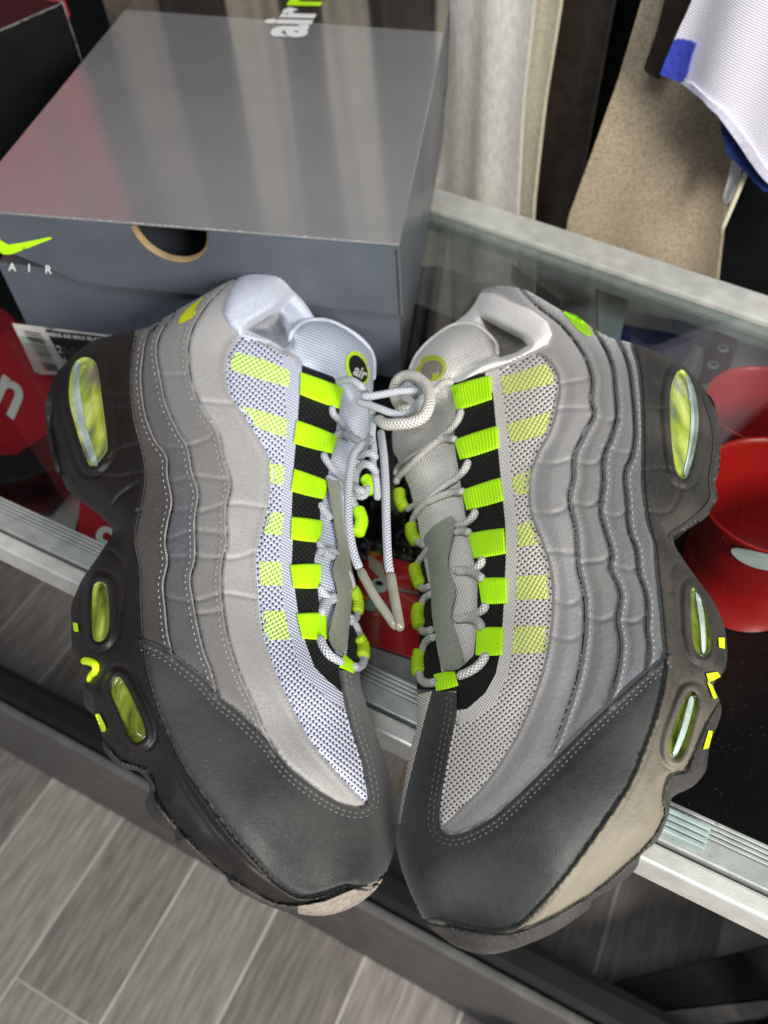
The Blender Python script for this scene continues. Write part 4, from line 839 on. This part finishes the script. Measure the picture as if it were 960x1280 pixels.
# hanging ends
LW((465, 508, 78), (466, 525, 70), (465, 545, 64), (467, 562, 62), (466, 580, 60), (470, 600, 56), (472, 625, 50))
LW((476, 540, 74), (478, 555, 80), (480, 573, 82), (482, 607, 82), (483, 657, 80), (485, 700, 78), (488, 718, 77))
LW((466, 548, 66), (457, 553, 72), (447, 560, 78), (440, 573, 82), (436, 600, 84), (435, 640, 84), (438, 672, 82), (443, 695, 80), (450, 712, 78))
lace([(450, 711, 78), (458, 727, 77), (470, 748, 76), (484, 768, 75), (496, 785, 74)], SmL, M_aglet, SL, rad=.0022, name='lace_tip')
lace([(488, 716, 77), (491, 735, 76.5), (495, 758, 76), (499, 780, 75), (500, 787, 75)], SmL, M_aglet, SL, rad=.0024, name='lace_tip')
LW((448, 574, 66), (455, 567, 70), (464, 567, 70), (471, 573, 66)); LW((447, 585, 64), (456, 580, 68), (465, 584, 66), (471, 592, 60)); LW((440, 604, 56), (448, 612, 60), (456, 616, 56))
LB((577, 512), (572, 526), (562, 538), (548, 550), (533, 562), (520, 574), (508, 586), (498, 596), (495, 604)); LB((570, 549), (556, 548), (543, 553), (528, 563), (513, 572), (500, 582), (494, 594))
LB((586, 575), (580, 588), (568, 599), (552, 610), (536, 624), (524, 636), (517, 648), (515, 656)); LB((580, 614), (566, 615), (550, 620), (534, 627), (519, 632), (508, 637))
LB((594, 637), (592, 645), (582, 654), (569, 658)); LB((588, 666), (578, 664), (568, 666)); LB((603, 697), (600, 706), (588, 713), (570, 714)); LB((604, 724), (594, 717), (582, 713), (566, 712))
LB((608, 754), (604, 762), (592, 769), (574, 773)); LB((603, 786), (598, 777), (586, 773), (568, 774)); LB((608, 817), (602, 828), (590, 838), (572, 846))
LB((537, 686), (530, 694), (524, 702), (521, 710)); LB((539, 732), (531, 736), (526, 734)); LB((541, 742), (532, 747), (527, 756), (525, 762)); LB((541, 787), (532, 790), (526, 787)); LB((544, 796), (535, 800), (530, 808), (528, 816)); LB((524, 840), (527, 850), (534, 854), (545, 853))
LB((532, 682), (526, 680), (521, 676))

# ------------------------------------------------------------ grey shoe box
boxE = empty('shoe_box', (-.1, .6, ZT)); tag(boxE, 'grey glossy shoe box with closed lid, green tick logo and thumb notch, behind the sneakers', 'shoe box')
def lidmat(n, c, c2, r): return mat(n, c, r, c2, 12, .5, .03, 300, spec=.9, coat=1.0)
M_lid = lidmat('grey_laminated_card', '#737476', '#7a7a7b', .2); M_lid2 = lidmat('dark_reflection_seam_card', '#2b2725', '#332f2c', .12)
M_front = mat('grey_printed_card', '#4a4f57', .4, '#50555d', 30, .5, .05, 300, coat=.3)
M_card = mat('raw_cardboard', '#8a7350', .8, '#6f5a3c', 60, .5); M_wear = mat('worn_white_card_edge', '#a3a09c', .8)
zt = 1.062; _k = (1.33-zt)/(1.33-1.083)
FR = np.array([.023, .409])*_k; FLc = np.array([-.251, .498])*_k; BR = np.array([.112, .849])*_k; BL = np.array([-.18, .938])*_k
def lerp2(a, b, t): return a*(1-t)+b*t
# lid: top sheet, back field a painted dark reflection, side flanges as thin card
kk = .70
ML = onz(np.array([150.]), np.array([12.]), zt)[0][:2]; MR = onz(np.array([555.]), np.array([40.]), zt)[0][:2]
mlp = FLc+(BL-FLc)*((ML-FLc)@(BL-FLc))/((BL-FLc)@(BL-FLc)); mrp = FR+(BR-FR)*((MR-FR)@(BR-FR))/((BR-FR)@(BR-FR))
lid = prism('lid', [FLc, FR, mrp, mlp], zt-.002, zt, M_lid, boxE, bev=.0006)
prism('lid_back_reflection', [mlp+[0, .0002], mrp+[0, .0002], BR, BL], zt-.002, zt-.0002, M_lid2, boxE, bev=0)
fdir = (FR-FLc)/np.linalg.norm(FR-FLc); fn_ = np.array([fdir[1], -fdir[0]])
fP = np.array([FR[0], FR[1], zt]); fN = np.array([fn_[0], fn_[1], 0])
def onfront(x, y, off=0): 
    return onplane(np.array(x, float), np.array(y, float), fP+fN*off, fN)
zf = float(onfront(500, 393)[2])
# front flange with half-round notch: cut outline on the front plane
Ff = lambda x, y, o=0: onfront(x, y, o/1000 if np.isscalar(o) else 0)
W3 = onfront(np.array([0., 500.]), np.array([344., 394.]))
def fl_pt(s, z): return np.array([FLc[0]+(FR[0]-FLc[0])*s, FLc[1]+(FR[1]-FLc[1])*s, z])
wlen = np.linalg.norm(FR-FLc)
def s_of(x, y): p = onfront(x, y); return float((p[:2]-FLc)@fdir/wlen)
sa_, sb_ = s_of(163, 279), s_of(260, 288); sc_ = (sa_+sb_)/2; rs = (sb_-sa_)/2; dn = float(zt-onfront(212, 323)[2])
outl = [(0, zt-.0021), (sa_, zt-.0021)]+[(sc_-rs*math.cos(t), zt-.0021-dn*math.sin(t)) for t in np.linspace(0, math.pi, 20)[1:-1]]+[(sb_, zt-.0021), (1, zt-.0021), (1, zf), (.30, zf), (.22, zf+.002), (.15, zf+.012), (.08, zf+.020), (0, zf+.022)]
V = [fl_pt(s, z) for s, z in outl]; n_ = len(V); V2 = [v-fN*.002 for v in V]
bm = bmesh.new(); a_ = [bm.verts.new(v) for v in V]; b_ = [bm.verts.new(v) for v in V2]
bm.faces.new(a_); bm.faces.new(b_[::-1])
for i in range(n_): bm.faces.new((a_[i], b_[i], b_[(i+1) % n_], a_[(i+1) % n_]))
bmesh.ops.recalc_face_normals(bm, faces=bm.faces); bmesh.ops.triangulate(bm, faces=bm.faces)
me = bpy.data.meshes.new('lid_front_flap'); bm.to_mesh(me); bm.free(); me.materials.append(M_front)
ff = bpy.data.objects.new('lid_front_flap', me); COL.objects.link(ff); ff.parent = boxE; ff.location = -wloc(boxE)
# notch lining of raw card
ring = [fl_pt(sc_-rs*math.cos(t)*(1.0), zt-.0021-dn*math.sin(t)) for t in np.linspace(.02, math.pi-.02, 24)]
V = []; F = []
for i, p in enumerate(ring):
    q_ = p+(fl_pt(sc_, zt)-p)*.07; V += [p+fN*.0004, q_-fN*.001, q_-fN*.004]
for i in range(len(ring)-1):
    for j in (0, 1): k = i*3+j; F.append((k, k+1, k+4, k+3))
link('notch_edge', V, F, M_card, boxE)
# right flange and body
rdir = (BR-FR)/np.linalg.norm(BR-FR); 
box('lid_side_flap', (FR[0], FR[1], zf), (BR-FR).tolist()+[0], tuple((-np.array([rdir[1], -rdir[0]])*.002).tolist())+(0,), (0, 0, zt-.0022-zf), M_front, boxE, bev=.0004)
box('lid_side_flap', (FLc[0], FLc[1], zf+.02), (BL-FLc).tolist()+[0], (.002, .0004, 0), (0, 0, zt-.0222-zf), M_front, boxE, bev=.0004)
ins = .004
body = prism('box_base', [FLc+fdir*ins-fn_*ins, FR-fdir*ins-fn_*ins, BR-fdir*ins+fn_*ins, BL+fdir*ins+fn_*ins], ZT+.0005, zt-.045, M_front, boxE, bev=.0008)
box('lid_seam', np.append(FR-fdir*.0025+fn_*.0004, zf), (fdir*.0010).tolist()+[0], (fn_*.0004).tolist()+[0], (0, 0, zt-.004-zf), M_lid2, boxE, bev=0)
# worn edge chips along the lid fold
V = []; F = []
for i in range(60):
    s = random.random(); s = s if random.random() < .5 else sa_+(sb_-sa_)*random.uniform(-.05, 1.2)
    if not 0 < s < 1: continue
    p = fl_pt(s, zt-.0004)+fN*.0004; l = random.uniform(.0006, .0035); hh = random.uniform(.0001, .00035); e = np.append(fdir, 0)*l; k = len(V)
    V += [p, p+e, p+e*.8+EZ*hh-fN*.0003, p+e*.15+EZ*hh*1.1-fN*.0004]; F.append((k, k+1, k+2, k+3))
link('worn_edge_chips', V, F, M_wear, boxE, smooth=False, kind='stuff')
# print on the front: swoosh + AIR
pf = lambda x, y, o: onplane(x, y, fP+fN*(.0004), fN)
patch('swoosh_print', [(-46, 293), (-20, 290), (-2, 289), (0, 300), (10, 306), (30, 303), (64, 296), (66, 298), (35, 310), (14, 318), (4, 318), (-8, 310)], pf, mat('lime_print', '#b7ea12', .45), boxE, st=5, skirt=0, closed_spline=False)
for ch, x, y in (('A', 10.5, 338), ('I', 34.5, 339.5), ('R', 56, 341.5)):
    lettering('air_lettering', ch, lambda u, v, x=x, y=y: pf(np.array(x+u), np.array(y-v+u*.08), 0), M_white, boxE, size=14 if ch != 'I' else 14, bold=.2)
# size label on the base
bP = fP-fN*ins; pl = lambda x, y, o: onplane(x, y, bP+fN*(.0008), fN)
patch('size_label', [(15, 404), (163, 422), (170, 470), (45, 468)], pl, mat('label_paper', '#c6c3bc', .6), boxE, st=12, skirt=0, closed_spline=False)
pl2 = lambda x, y, o: onplane(x, y, bP+fN*(.0012), fN)
patch('label_field', [(56, 412), (158, 424), (166, 468), (86, 464)], pl2, M_badge, boxE, st=12, skirt=0, closed_spline=False)
for i in range(15):
    t = i/15; t2 = t+random.choice((.02, .03, .045)); a = lambda t_: ((27+28*t_, 413+50*t_), (53+24*t_, 417+49*t_))
    (x1, y1), (x2, y2) = a(t); (x3, y3), (x4, y4) = a(t2)
    patch('barcode_bar', [(x1, y1), (x2, y2), (x4, y4), (x3, y3)], pl2, M_badge, boxE, st=9, skirt=0, closed_spline=False)
pl3 = lambda x, y: onplane(np.array(x), np.array(y), bP+fN*(.0018), fN)
for tx, x, y, s_ in (('12', 66, 440, 13), ('46', 74, 454, 12), ('MENS AIR MAX 95 OG', 60, 420, 7)):
    lettering('label_lettering', tx, lambda u, v, x=x, y=y: pl3(x+u+(-v)*.35, y-v+u*.11), M_white, boxE, size=s_, bold=.15)
# large print on the lid top, reading from the front edge towards the back
dl = (BR-FR)/np.linalg.norm(BR-FR)
t0 = onz(np.array([378.]), np.array([47.]), zt)[0]
ld_ = np.append(dl, 0); lx = np.append(-fdir, 0)
def on_lid(u, v): return t0+ld_*u+lx*v+EZ*.0006
lettering('lid_lettering', 'air', on_lid, M_white, boxE, size=.066, bold=.0026, spacing=1.02)
lettering('lid_lettering', 'max', lambda u, v: on_lid(u+.077, v), mat('lime_lid_print', '#b7ea12', .45), boxE, size=.066, bold=.0026, spacing=1.02)

# ------------------------------------------------------------ black box on the far left
tb = onz(np.array([78., 0.]), np.array([3., 37.]), 1.078); v1 = tb[1]-tb[0]; v1 /= np.linalg.norm(v1); v2 = np.array([-v1[1], v1[0], 0]); v2 = -v2 if v2[1] < 0 else v2
M_bb = mat('black_card', '#0a0b0c', .45, '#101113', 20, .5, .1, 100, spots='#45454a', sscale=200, sthr=.74)
bbx = empty('black_box', tuple(tb[0]*[1, 1, 0]+[0, 0, ZT])); tag(bbx, 'matt black cardboard box with scuffed white edges, left of the grey box', 'box')
box('box_body', tb[0]*[1, 1, 0]+[0, 0, ZT+.0005], v1*.4, v2*.3, EZ*(.1275), M_bb, bbx, bev=.001)
V = []; F = []
for i in range(130):
    t = random.random()
    if i % 3: p = tb[0]+v1*t*.12; e = v1*random.uniform(.002, .008); h_ = -EZ*random.uniform(.0004, .0014)
    else: p = tb[0]-EZ*t*.055; e = -EZ*random.uniform(.002, .006); h_ = v1*random.uniform(.0003, .0012)
    p = p-v2*.0006+EZ*.0003-v1*.0006; k = len(V); V += [p, p+e, p+e+h_, p+h_]; F.append((k, k+1, k+2, k+3))
link('scuffed_edge', V, F, M_wear, bbx, smooth=False, kind='stuff')

# ------------------------------------------------------------ hanging clothes
GP = np.array([.155, .775, 1.1]); gd = math.radians(-42); GN = np.array([-math.sin(gd), math.cos(gd), 0]); GD = np.array([math.cos(gd), math.sin(gd), 0])
def cloth_surf(off, amp, freq, ph, slant=0):
    def f(x, y, o):
        p = onplane(np.asarray(x, float), np.asarray(y, float), GP+GN*off, GN)
        a = (p-GP)@GD; z = p[..., 2]
        w_ = amp*(np.sin(a*freq+ph+z*slant)+.45*np.sin(a*freq*2.3+ph*2-z*5)+.12*np.sin(z*23+a*60))
        return p+GN*(w_+(0 if np.isscalar(o) and o > 0 else .006))[..., None]
    return f
def fabric(n, c, c2, sc=300, b=.4, st_=None): return mat(n, c, .95, c2, sc, .6, b, sc*2, spec=.1, stretch=st_, sheen=.2)
def garment(name, poly, off, amp, freq, ph, m, label, cat, st=14):
    o = patch(name, poly, cloth_surf(off, amp, freq, ph), m, None, off=1, st=st, skirt=1, closed_spline=False)
    if label: tag(o, label, cat, 'clothes hanging behind the counter')
    return o
garment('hanging_trousers', [(566, -260), (690, -260), (665, 0), (652, 125), (645, 250), (640, 360), (528, 330), (542, 220), (556, 100)], 0, .004, 70, .5, fabric('light_grey_linen', '#aaa69e', '#b9b5ad', 260, .5, (1, 1, .4)), 'pale grey linen trouser leg hanging beside the grey shoe box', 'trousers', 10)
garment('hanging_trousers', [(690, -260), (735, -260), (703, 0), (682, 125), (668, 250), (662, 380), (638, 360), (646, 250), (653, 125), (666, 0)], .014, .004, 60, 2, fabric('cream_cotton', '#b0a88f', '#c0b8a0', 200), 'narrow cream trouser leg between pale grey and dark brown ones', 'trousers', 10)
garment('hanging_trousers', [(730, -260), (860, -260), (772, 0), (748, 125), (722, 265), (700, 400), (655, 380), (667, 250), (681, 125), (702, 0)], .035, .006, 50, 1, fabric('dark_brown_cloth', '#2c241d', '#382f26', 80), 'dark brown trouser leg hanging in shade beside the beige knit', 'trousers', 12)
garment('hanging_sweater', [(870, -200), (1010, -200), (960, 0), (925, 150), (914, 195), (905, 240), (897, 322), (890, 420), (700, 360), (716, 265), (745, 185), (775, 100), (803, 0)], .0, .006, 30, 2.2, fabric('beige_marl_knit', '#8e7f68', '#ab9c84', 420, .8), 'beige marl knit garment hanging behind the counter rail', 'sweater', 10)
garment('hanging_garment', [(840, -60), (880, -60), (862, 0), (846, 50), (826, 100), (806, 86), (822, 40), (832, 0)], -.008, .003, 30, 1, fabric('jersey_shadow_brown', '#2a231d', '#342c25', 100), 'dark brown sheet standing for the shadow under the white jersey cuff', 'garment', 8)  # dark sheet painting the shadow of the jersey on the knit
js = empty('hanging_jersey', tuple(GP-GN*.05)); tag(js, 'white jersey sleeve with blue cuff hanging over the beige knit', 'jersey', 'clothes hanging behind the counter')
def jp(name, poly, off, m, st=8): return patch(name, poly, cloth_surf(off, .006, 45, .8), m, js, off=1, st=st, skirt=1, closed_spline=False)
M_jw = mesh_mat('white_jersey_mesh', '#d8d5dc', '#bdb9c4', 3.2, 30, .8)
jp('sleeve', [(885, -160), (1120, -160), (1100, 330), (1000, 262), (960, 218), (943, 192), (925, 165), (905, 137), (880, 117), (855, 108), (833, 100), (823, 94), (837, 55), (862, 0)], -.05, M_jw)
jp('cuff', [(820, 97), (833, 64), (838, 53), (866, 57), (858, 80), (854, 99), (846, 108)], -.053, fabric('royal_blue_rib', '#2e3a8e', '#3946a8', 300))
jp('hem', [(846, 107), (862, 105), (885, 116), (908, 133), (928, 162), (946, 188), (962, 212), (1000, 256), (1000, 268), (958, 224), (938, 198), (920, 170), (902, 140), (880, 121), (856, 112)], -.053, fabric('hem_white', '#b8b6c6', '#c8c6d4', 300))
jp('blue_back_panel', [(905, 135), (925, 168), (945, 200), (975, 235), (960, 240), (930, 210), (912, 190), (906, 165)], -.044, fabric('blue_back', '#1d2b5e', '#26376e', 300))
o = patch('paper_tag', [(917, 183), (928, 190), (922, 225), (908, 258), (903, 250), (912, 215)], cloth_surf(-.03, .001, 30, 0), mat('white_tag_paper', '#c8c5c2', .6), None, off=1, st=8, skirt=1, closed_spline=False); tag(o, 'white paper tag hanging below the jersey hem', 'tag')
hp = onplane(np.array([940., 900.]), np.array([198., 292.]), GP-GN*.035, GN)
o = tube('hanger_rod', np.array([hp[0], (hp[0]+hp[1])/2, hp[1]]), .0022, mat('cream_rod', '#c9c7a8', .4), None, step=.01); tag(o, 'thin cream rod slanting down beside the white tag', 'rod')
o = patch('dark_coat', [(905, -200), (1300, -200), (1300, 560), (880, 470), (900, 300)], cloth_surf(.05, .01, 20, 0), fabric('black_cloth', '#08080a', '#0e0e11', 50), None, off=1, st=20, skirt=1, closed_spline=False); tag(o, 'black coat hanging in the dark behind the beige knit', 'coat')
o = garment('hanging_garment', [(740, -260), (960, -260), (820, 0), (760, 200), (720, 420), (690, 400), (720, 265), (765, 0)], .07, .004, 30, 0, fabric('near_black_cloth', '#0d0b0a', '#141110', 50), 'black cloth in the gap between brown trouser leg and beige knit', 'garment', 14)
# row of clothes behind the boxes (seen again in the glossy lid)
def hang(name, x0, x1, y, m, label, cat, z0=.80, z1=1.85, amp=.02, fr=55, ph=0):
    nx, nz = 40, 20; V = []; F = []
    for j in range(nz+1):
        for i in range(nx+1):
            x = x0+(x1-x0)*i/nx; z = z0+(z1-z0)*j/nz
            V.append((x+.01*math.sin(z*4+ph), y+amp*math.sin(x*fr+ph+z*1.2)+amp*.4*math.sin(x*fr*2.1-z*3), z))
    W_ = nx+1
    for j in range(nz):
        for i in range(nx): k = j*W_+i; F.append((k, k+1, k+W_+1, k+W_))
    n = len(V); V += [(a, b+.02, c) for a, b, c in V]; F += [(d+n, c+n, b+n, a+n) for a, b, c, d in F]
    for j in range(nz):
        for i in (0, nx): k = j*W_+i; F.append((k, k+W_, k+W_+n, k+n))
    o = link(name, V, F, m); tag(o, label, cat, 'clothes hanging behind the counter')
cols = [('#5d5348', '#6e6457', 'brown grey'), ('#1a1613', '#221d19', 'black brown'), ('#8d8475', '#9d9485', 'taupe'), ('#2b2622', '#36302b', 'charcoal brown'), ('#9b9384', '#aba394', 'light taupe'), ('#3f3831', '#4a433b', 'deep brown'), ('#b0a898', '#bcb4a5', 'pale sand')]
xx = -.27
pos_w = ['furthest from the jersey', 'next to the brown grey one', 'above the middle of the lid', 'beside the taupe one', 'above the lid lettering', 'past the lid lettering', 'nearest the linen trousers']
for i, (a, b, nm) in enumerate(cols):
    hang('hanging_garment', xx, xx+.062, 1.10+.012*(i % 2), fabric('hanging_cloth', a, b, 100), '%s garment hanging behind the grey box, %s' % (nm, pos_w[i]), 'garment', amp=.008, fr=90, ph=i*1.7); xx += .064
hang('hanging_garment', -.66, -.32, 1.12, fabric('red_cloth', '#8e2a33', '#9c3440', 100), 'dull red garment hanging behind the black box', 'garment', amp=.02, fr=30, z0=1.0)

# ------------------------------------------------------------ things inside the counter
M_red = mat('red_plastic', '#c01a16', .35, '#b01512', 40, .4, spec=.5); M_redc = mat('red_card', '#a8141c', .5, '#98121a', 40, .5)
def cup(px, py, ztop, rad, depth, label, flare=1.0):
    c = onz(np.array(float(px)), np.array(float(py)), ztop); V = []; F = []; n = 40
    prof = [(rad*.80, -depth), (rad*.86, -depth*.5), (rad*.97, -.004), (rad, 0), (rad*.985, .0012), (rad*.955, 0), (rad*.93, -.004), (rad*.82, -depth*.5), (rad*.75, -depth+.004), (0.001, -depth+.004)]
    for r0_, z in prof:
        for k in range(n): a = 2*math.pi*k/n; V.append((c[0]+r0_*math.cos(a), c[1]+r0_*math.sin(a), ztop+z))
    for j in range(len(prof)-1):
        for k in range(n): k2 = (k+1) % n; F.append((j*n+k, j*n+k2, (j+1)*n+k2, (j+1)*n+k))
    F.append(tuple(range(n)))
    e = empty('red_cup', (c[0], c[1], ztop-depth)); tag(e, label, 'cup', 'red cups under the glass')
    link('cup_body', V, [tuple(reversed(f)) for f in F], M_red, e); return e, c
c1, cc1 = cup(958, 505, .928, .042, .096, 'glossy red cup under the glass, further from the counter edge')
c2, cc2 = cup(975, 617, .932, .052, .100, 'larger glossy red cup under the glass with white oval print')
f = lambda u, v: None
V = []; Fc = []
# oval print wrapped on the nearer cup
for zz in np.linspace(.925, .84, 200):
    tp = onz(np.array(958.), np.array(688.), zz); rr = .052*(.80+.2*((zz-.832)/.1))
    if np.hypot(tp[0]-cc2[0], tp[1]-cc2[1]) < rr and tp[1] < cc2[1]: break
ang0 = math.atan2(tp[1]-cc2[1], tp[0]-cc2[0]); n_ = 28; zc = zz
ov = [(0, 0)]+[(math.cos(2*math.pi*k/n_), math.sin(2*math.pi*k/n_)) for k in range(n_)]
for a, b in ov:
    th = ang0+a*.36+b*.1; z = zc+b*.009; rr = .052*(.80+.2*((z-.832)/.1))+.002; V.append((cc2[0]+rr*math.cos(th), cc2[1]+rr*math.sin(th), z))
Fc = [(0, 1+k, 1+(k+1) % n_) for k in range(n_)]
link('oval_print', V, Fc, M_white, c2)
def flat(name, poly, z, m, label, cat, th=.002, group=None):
    q_ = onz(np.array([p[0] for p in poly], float), np.array([p[1] for p in poly], float), z)
    o = prism(name, [(p[0], p[1]) for p in q_], z-th, z, m, bev=.0004 if th > .001 else 0)
    if label: tag(o, label, cat, group)
    return o
def flat_text(par, txt, px, py, dx, dy, z, size, m, bold=0):
    dx = np.array(dx, float); dy = np.array(dy, float)
    lettering('printed_letters', txt, lambda u, v: onz(np.array(px+dx[0]*u+dy[0]*v), np.array(py+dx[1]*u+dy[1]*v), np.array(z+.0006)), m, par, size=size, bold=bold)
r1 = flat('red_sign', [(-60, 372), (4, 386), (50, 430), (95, 480), (62, 572), (-60, 580)], .90, M_redc, 'dull red card with white letter n, under the glass below the grey box', 'sign')
flat_text(r1, 'n', -14, 500, (.75, .55), (.35, -.80), .90, 92, M_white, 2)
r2 = flat('dark_red_card', [(-60, 600), (60, 585), (95, 600), (60, 640), (-60, 650)], .87, mat('maroon_card', '#4c1018', .5), 'maroon card under the glass by the front rail', 'card')
flat('pink_grey_card', [(70, 560), (110, 590), (90, 680), (20, 660)], .862, mat('pinkish_card', '#8b7b7b', .5, '#9a8e8c', 20, .5), 'pinkish grey card under the glass beside the heel', 'card')
sb = flat('black_strap', [(-60, 571), (20, 568), (70, 535), (84, 575), (20, 598), (-60, 602)], .915, M_dark, 'flat black strap lying across red card under the glass', 'strap', .004)
r3 = flat('red_sticker', [(100, 620), (140, 640), (215, 690), (170, 730), (95, 690)], .87, M_redc, 'small red sticker with white letter, beside the front rail and heel', 'sticker')
flat_text(r3, 'c', 117, 675, (.9, .35), (.3, -.8), .87, 52, M_white, 2)
# packet between the shoes
r4 = flat('red_packet', [(462, 688), (540, 712), (640, 740), (600, 850), (425, 792), (440, 740)], .936, mat('red_glossy_packet', '#c8141c', .4, '#d81e24', 30, .5, coat=.5), 'red glossy packet with white round logo under the glass between the sneakers', 'packet')
flat('packet_fold', [(487, 732), (640, 765), (640, 768), (487, 736)], .9375, mat('pale_fold', '#a87878', .5), 'x', 'x', .0005)
bpy.data.objects['packet_fold'].parent = r4
for k_ in ('label', 'category'): del bpy.data.objects['packet_fold'][k_]
pk = lambda x, y, o: onz(np.asarray(x, float), np.asarray(y, float), np.full(np.shape(x), .9367))
patch('cream_print', [(460, 695), (464, 694), (478, 706), (484, 728), (474, 722), (462, 710)], pk, mat('cream_print', '#d9b8a0', .6), r4, st=6, skirt=0, closed_spline=False)
patch('round_logo', ellipse(474, 732, 11, 9, .3), pk, M_white, r4, st=6, skirt=0, n=2)
pk2 = lambda x, y, o: onz(np.asarray(x, float), np.asarray(y, float), np.full(np.shape(x), .9372))
patch('logo_centre', ellipse(474, 729, 6, 3, .2), pk2, M_badge, r4, st=6, skirt=0, n=2)
patch('small_logo', ellipse(464, 757, 9, 7, .3), pk, mat('grey_print', '#9fb0b4', .6), r4, st=6, skirt=0, n=2)
# rumpled black plastic bag
V = []; F = []; nx, ny = 50, 34
for j in range(ny+1):
    for i in range(nx+1):
        x = 415+150*i/nx; y = 560+160*j/ny
        e = math.sin(math.pi*i/nx)*math.sin(math.pi*j/ny)
        h = .85+.065*e**.4+.006*math.sin(i*.9+j*.35)*e+.005*math.sin(j*1.1-i*.4)*e+.003*math.sin(i*2.1+j*1.7)*e
        V.append(onz(np.array(float(x)), np.array(float(y)), h))
W_ = nx+1
for j in range(ny):
    for i in range(nx): k = j*W_+i; F.append((k, k+W_, k+W_+1, k+1))
o = link('plastic_bag', V, F, mat('black_film', '#15151a', .22, '#1d1d22', 40, .5, coat=.6)); tag(o, 'crumpled black plastic bag under the glass between the two sneakers', 'plastic bag')
flat('clear_bag', [(440, 788), (600, 835), (590, 900), (450, 850)], .930, mat('milky_film', '#a89c9f', .3, '#beb4b6', 25, .6), 'milky plastic sleeve hanging from the red packet', 'sleeve', .001)
fo = flat('foil_card', [(448, 835), (545, 880), (545, 925), (532, 918), (448, 878)], .925, mat('olive_foil', '#8a826c', .35, '#a59e88', 60, .5, metal=.3), 'shiny olive foil card with round emblem, by the front rail between the toes', 'card')
th_ = [tuple(p) for p in ellipse(487, 866, 15, 9, .4, 24)]
fk = lambda x, y, o: onz(np.asarray(x, float), np.asarray(y, float), np.full(np.shape(x), .9262))
patch('round_emblem', th_, fk, mat('foil_emblem', '#a39c86', .3, metal=.6), fo, st=5, skirt=0, n=2)
# strap with rivets and folded cloth further right
st_ = flat('perforated_strap', [(905, 385), (935, 392), (905, 470), (870, 480)], .90, mat('maroon_leather', '#46131a', .5, '#55181f', 60, .5), 'maroon strap with eyelets under the glass near the red cups', 'strap', .003)
for x, y in ((925, 393), (916, 412), (904, 434), (892, 455)):
    q_ = onz(np.array(float(x)), np.array(float(y)), .9015); V = []; F = []
    for k in range(14):
        a = 2*math.pi*k/14; V += [(q_[0]+.005*math.cos(a), q_[1]+.005*math.sin(a), .9003), (q_[0]+.004*math.cos(a), q_[1]+.004*math.sin(a), .902), (q_[0]+.002*math.cos(a), q_[1]+.002*math.sin(a), .9012)]
    for k in range(14):
        k2 = (k+1) % 14; F += [(3*k, 3*k2, 3*k2+1, 3*k+1), (3*k+1, 3*k2+1, 3*k2+2, 3*k+2)]
    link('eyelet', V, F, M_alu2, st_)
flat('blue_jersey_reflection', [(780, 395), (880, 400), (850, 450), (775, 440)], .86, fabric('jersey_reflection_blue', '#232a62', '#2c3474', 100), 'blue slab standing for the jersey reflection in the glass beside the heel', 'cloth', .02)  # blue slab in place of the jersey mirrored in the glass
flat('folded_white_cloth', [(640, 330), (790, 350), (960, 400), (960, 440), (850, 400), (700, 375)], .875, fabric('white_cotton', '#8d8a8c', '#9c999b', 100), 'folded white cloth under the glass along the back rail', 'cloth', .02)
flat('grey_post_reflection', [(745, 345), (790, 352), (775, 425), (748, 415)], .905, mat('post_reflection_grey', '#84878a', .5), 'short grey strip under the glass behind the dustier sneaker', 'strip', .006)  # solid strip imitating the pale streak of a post reflected by the glass
flat('folded_striped_cloth', [(925, 430), (1000, 440), (1000, 470), (915, 452)], .885, fabric('striped_cloth', '#9d9aa0', '#8a878c', 60), 'folded light striped cloth under the glass by the maroon strap', 'cloth', .02)
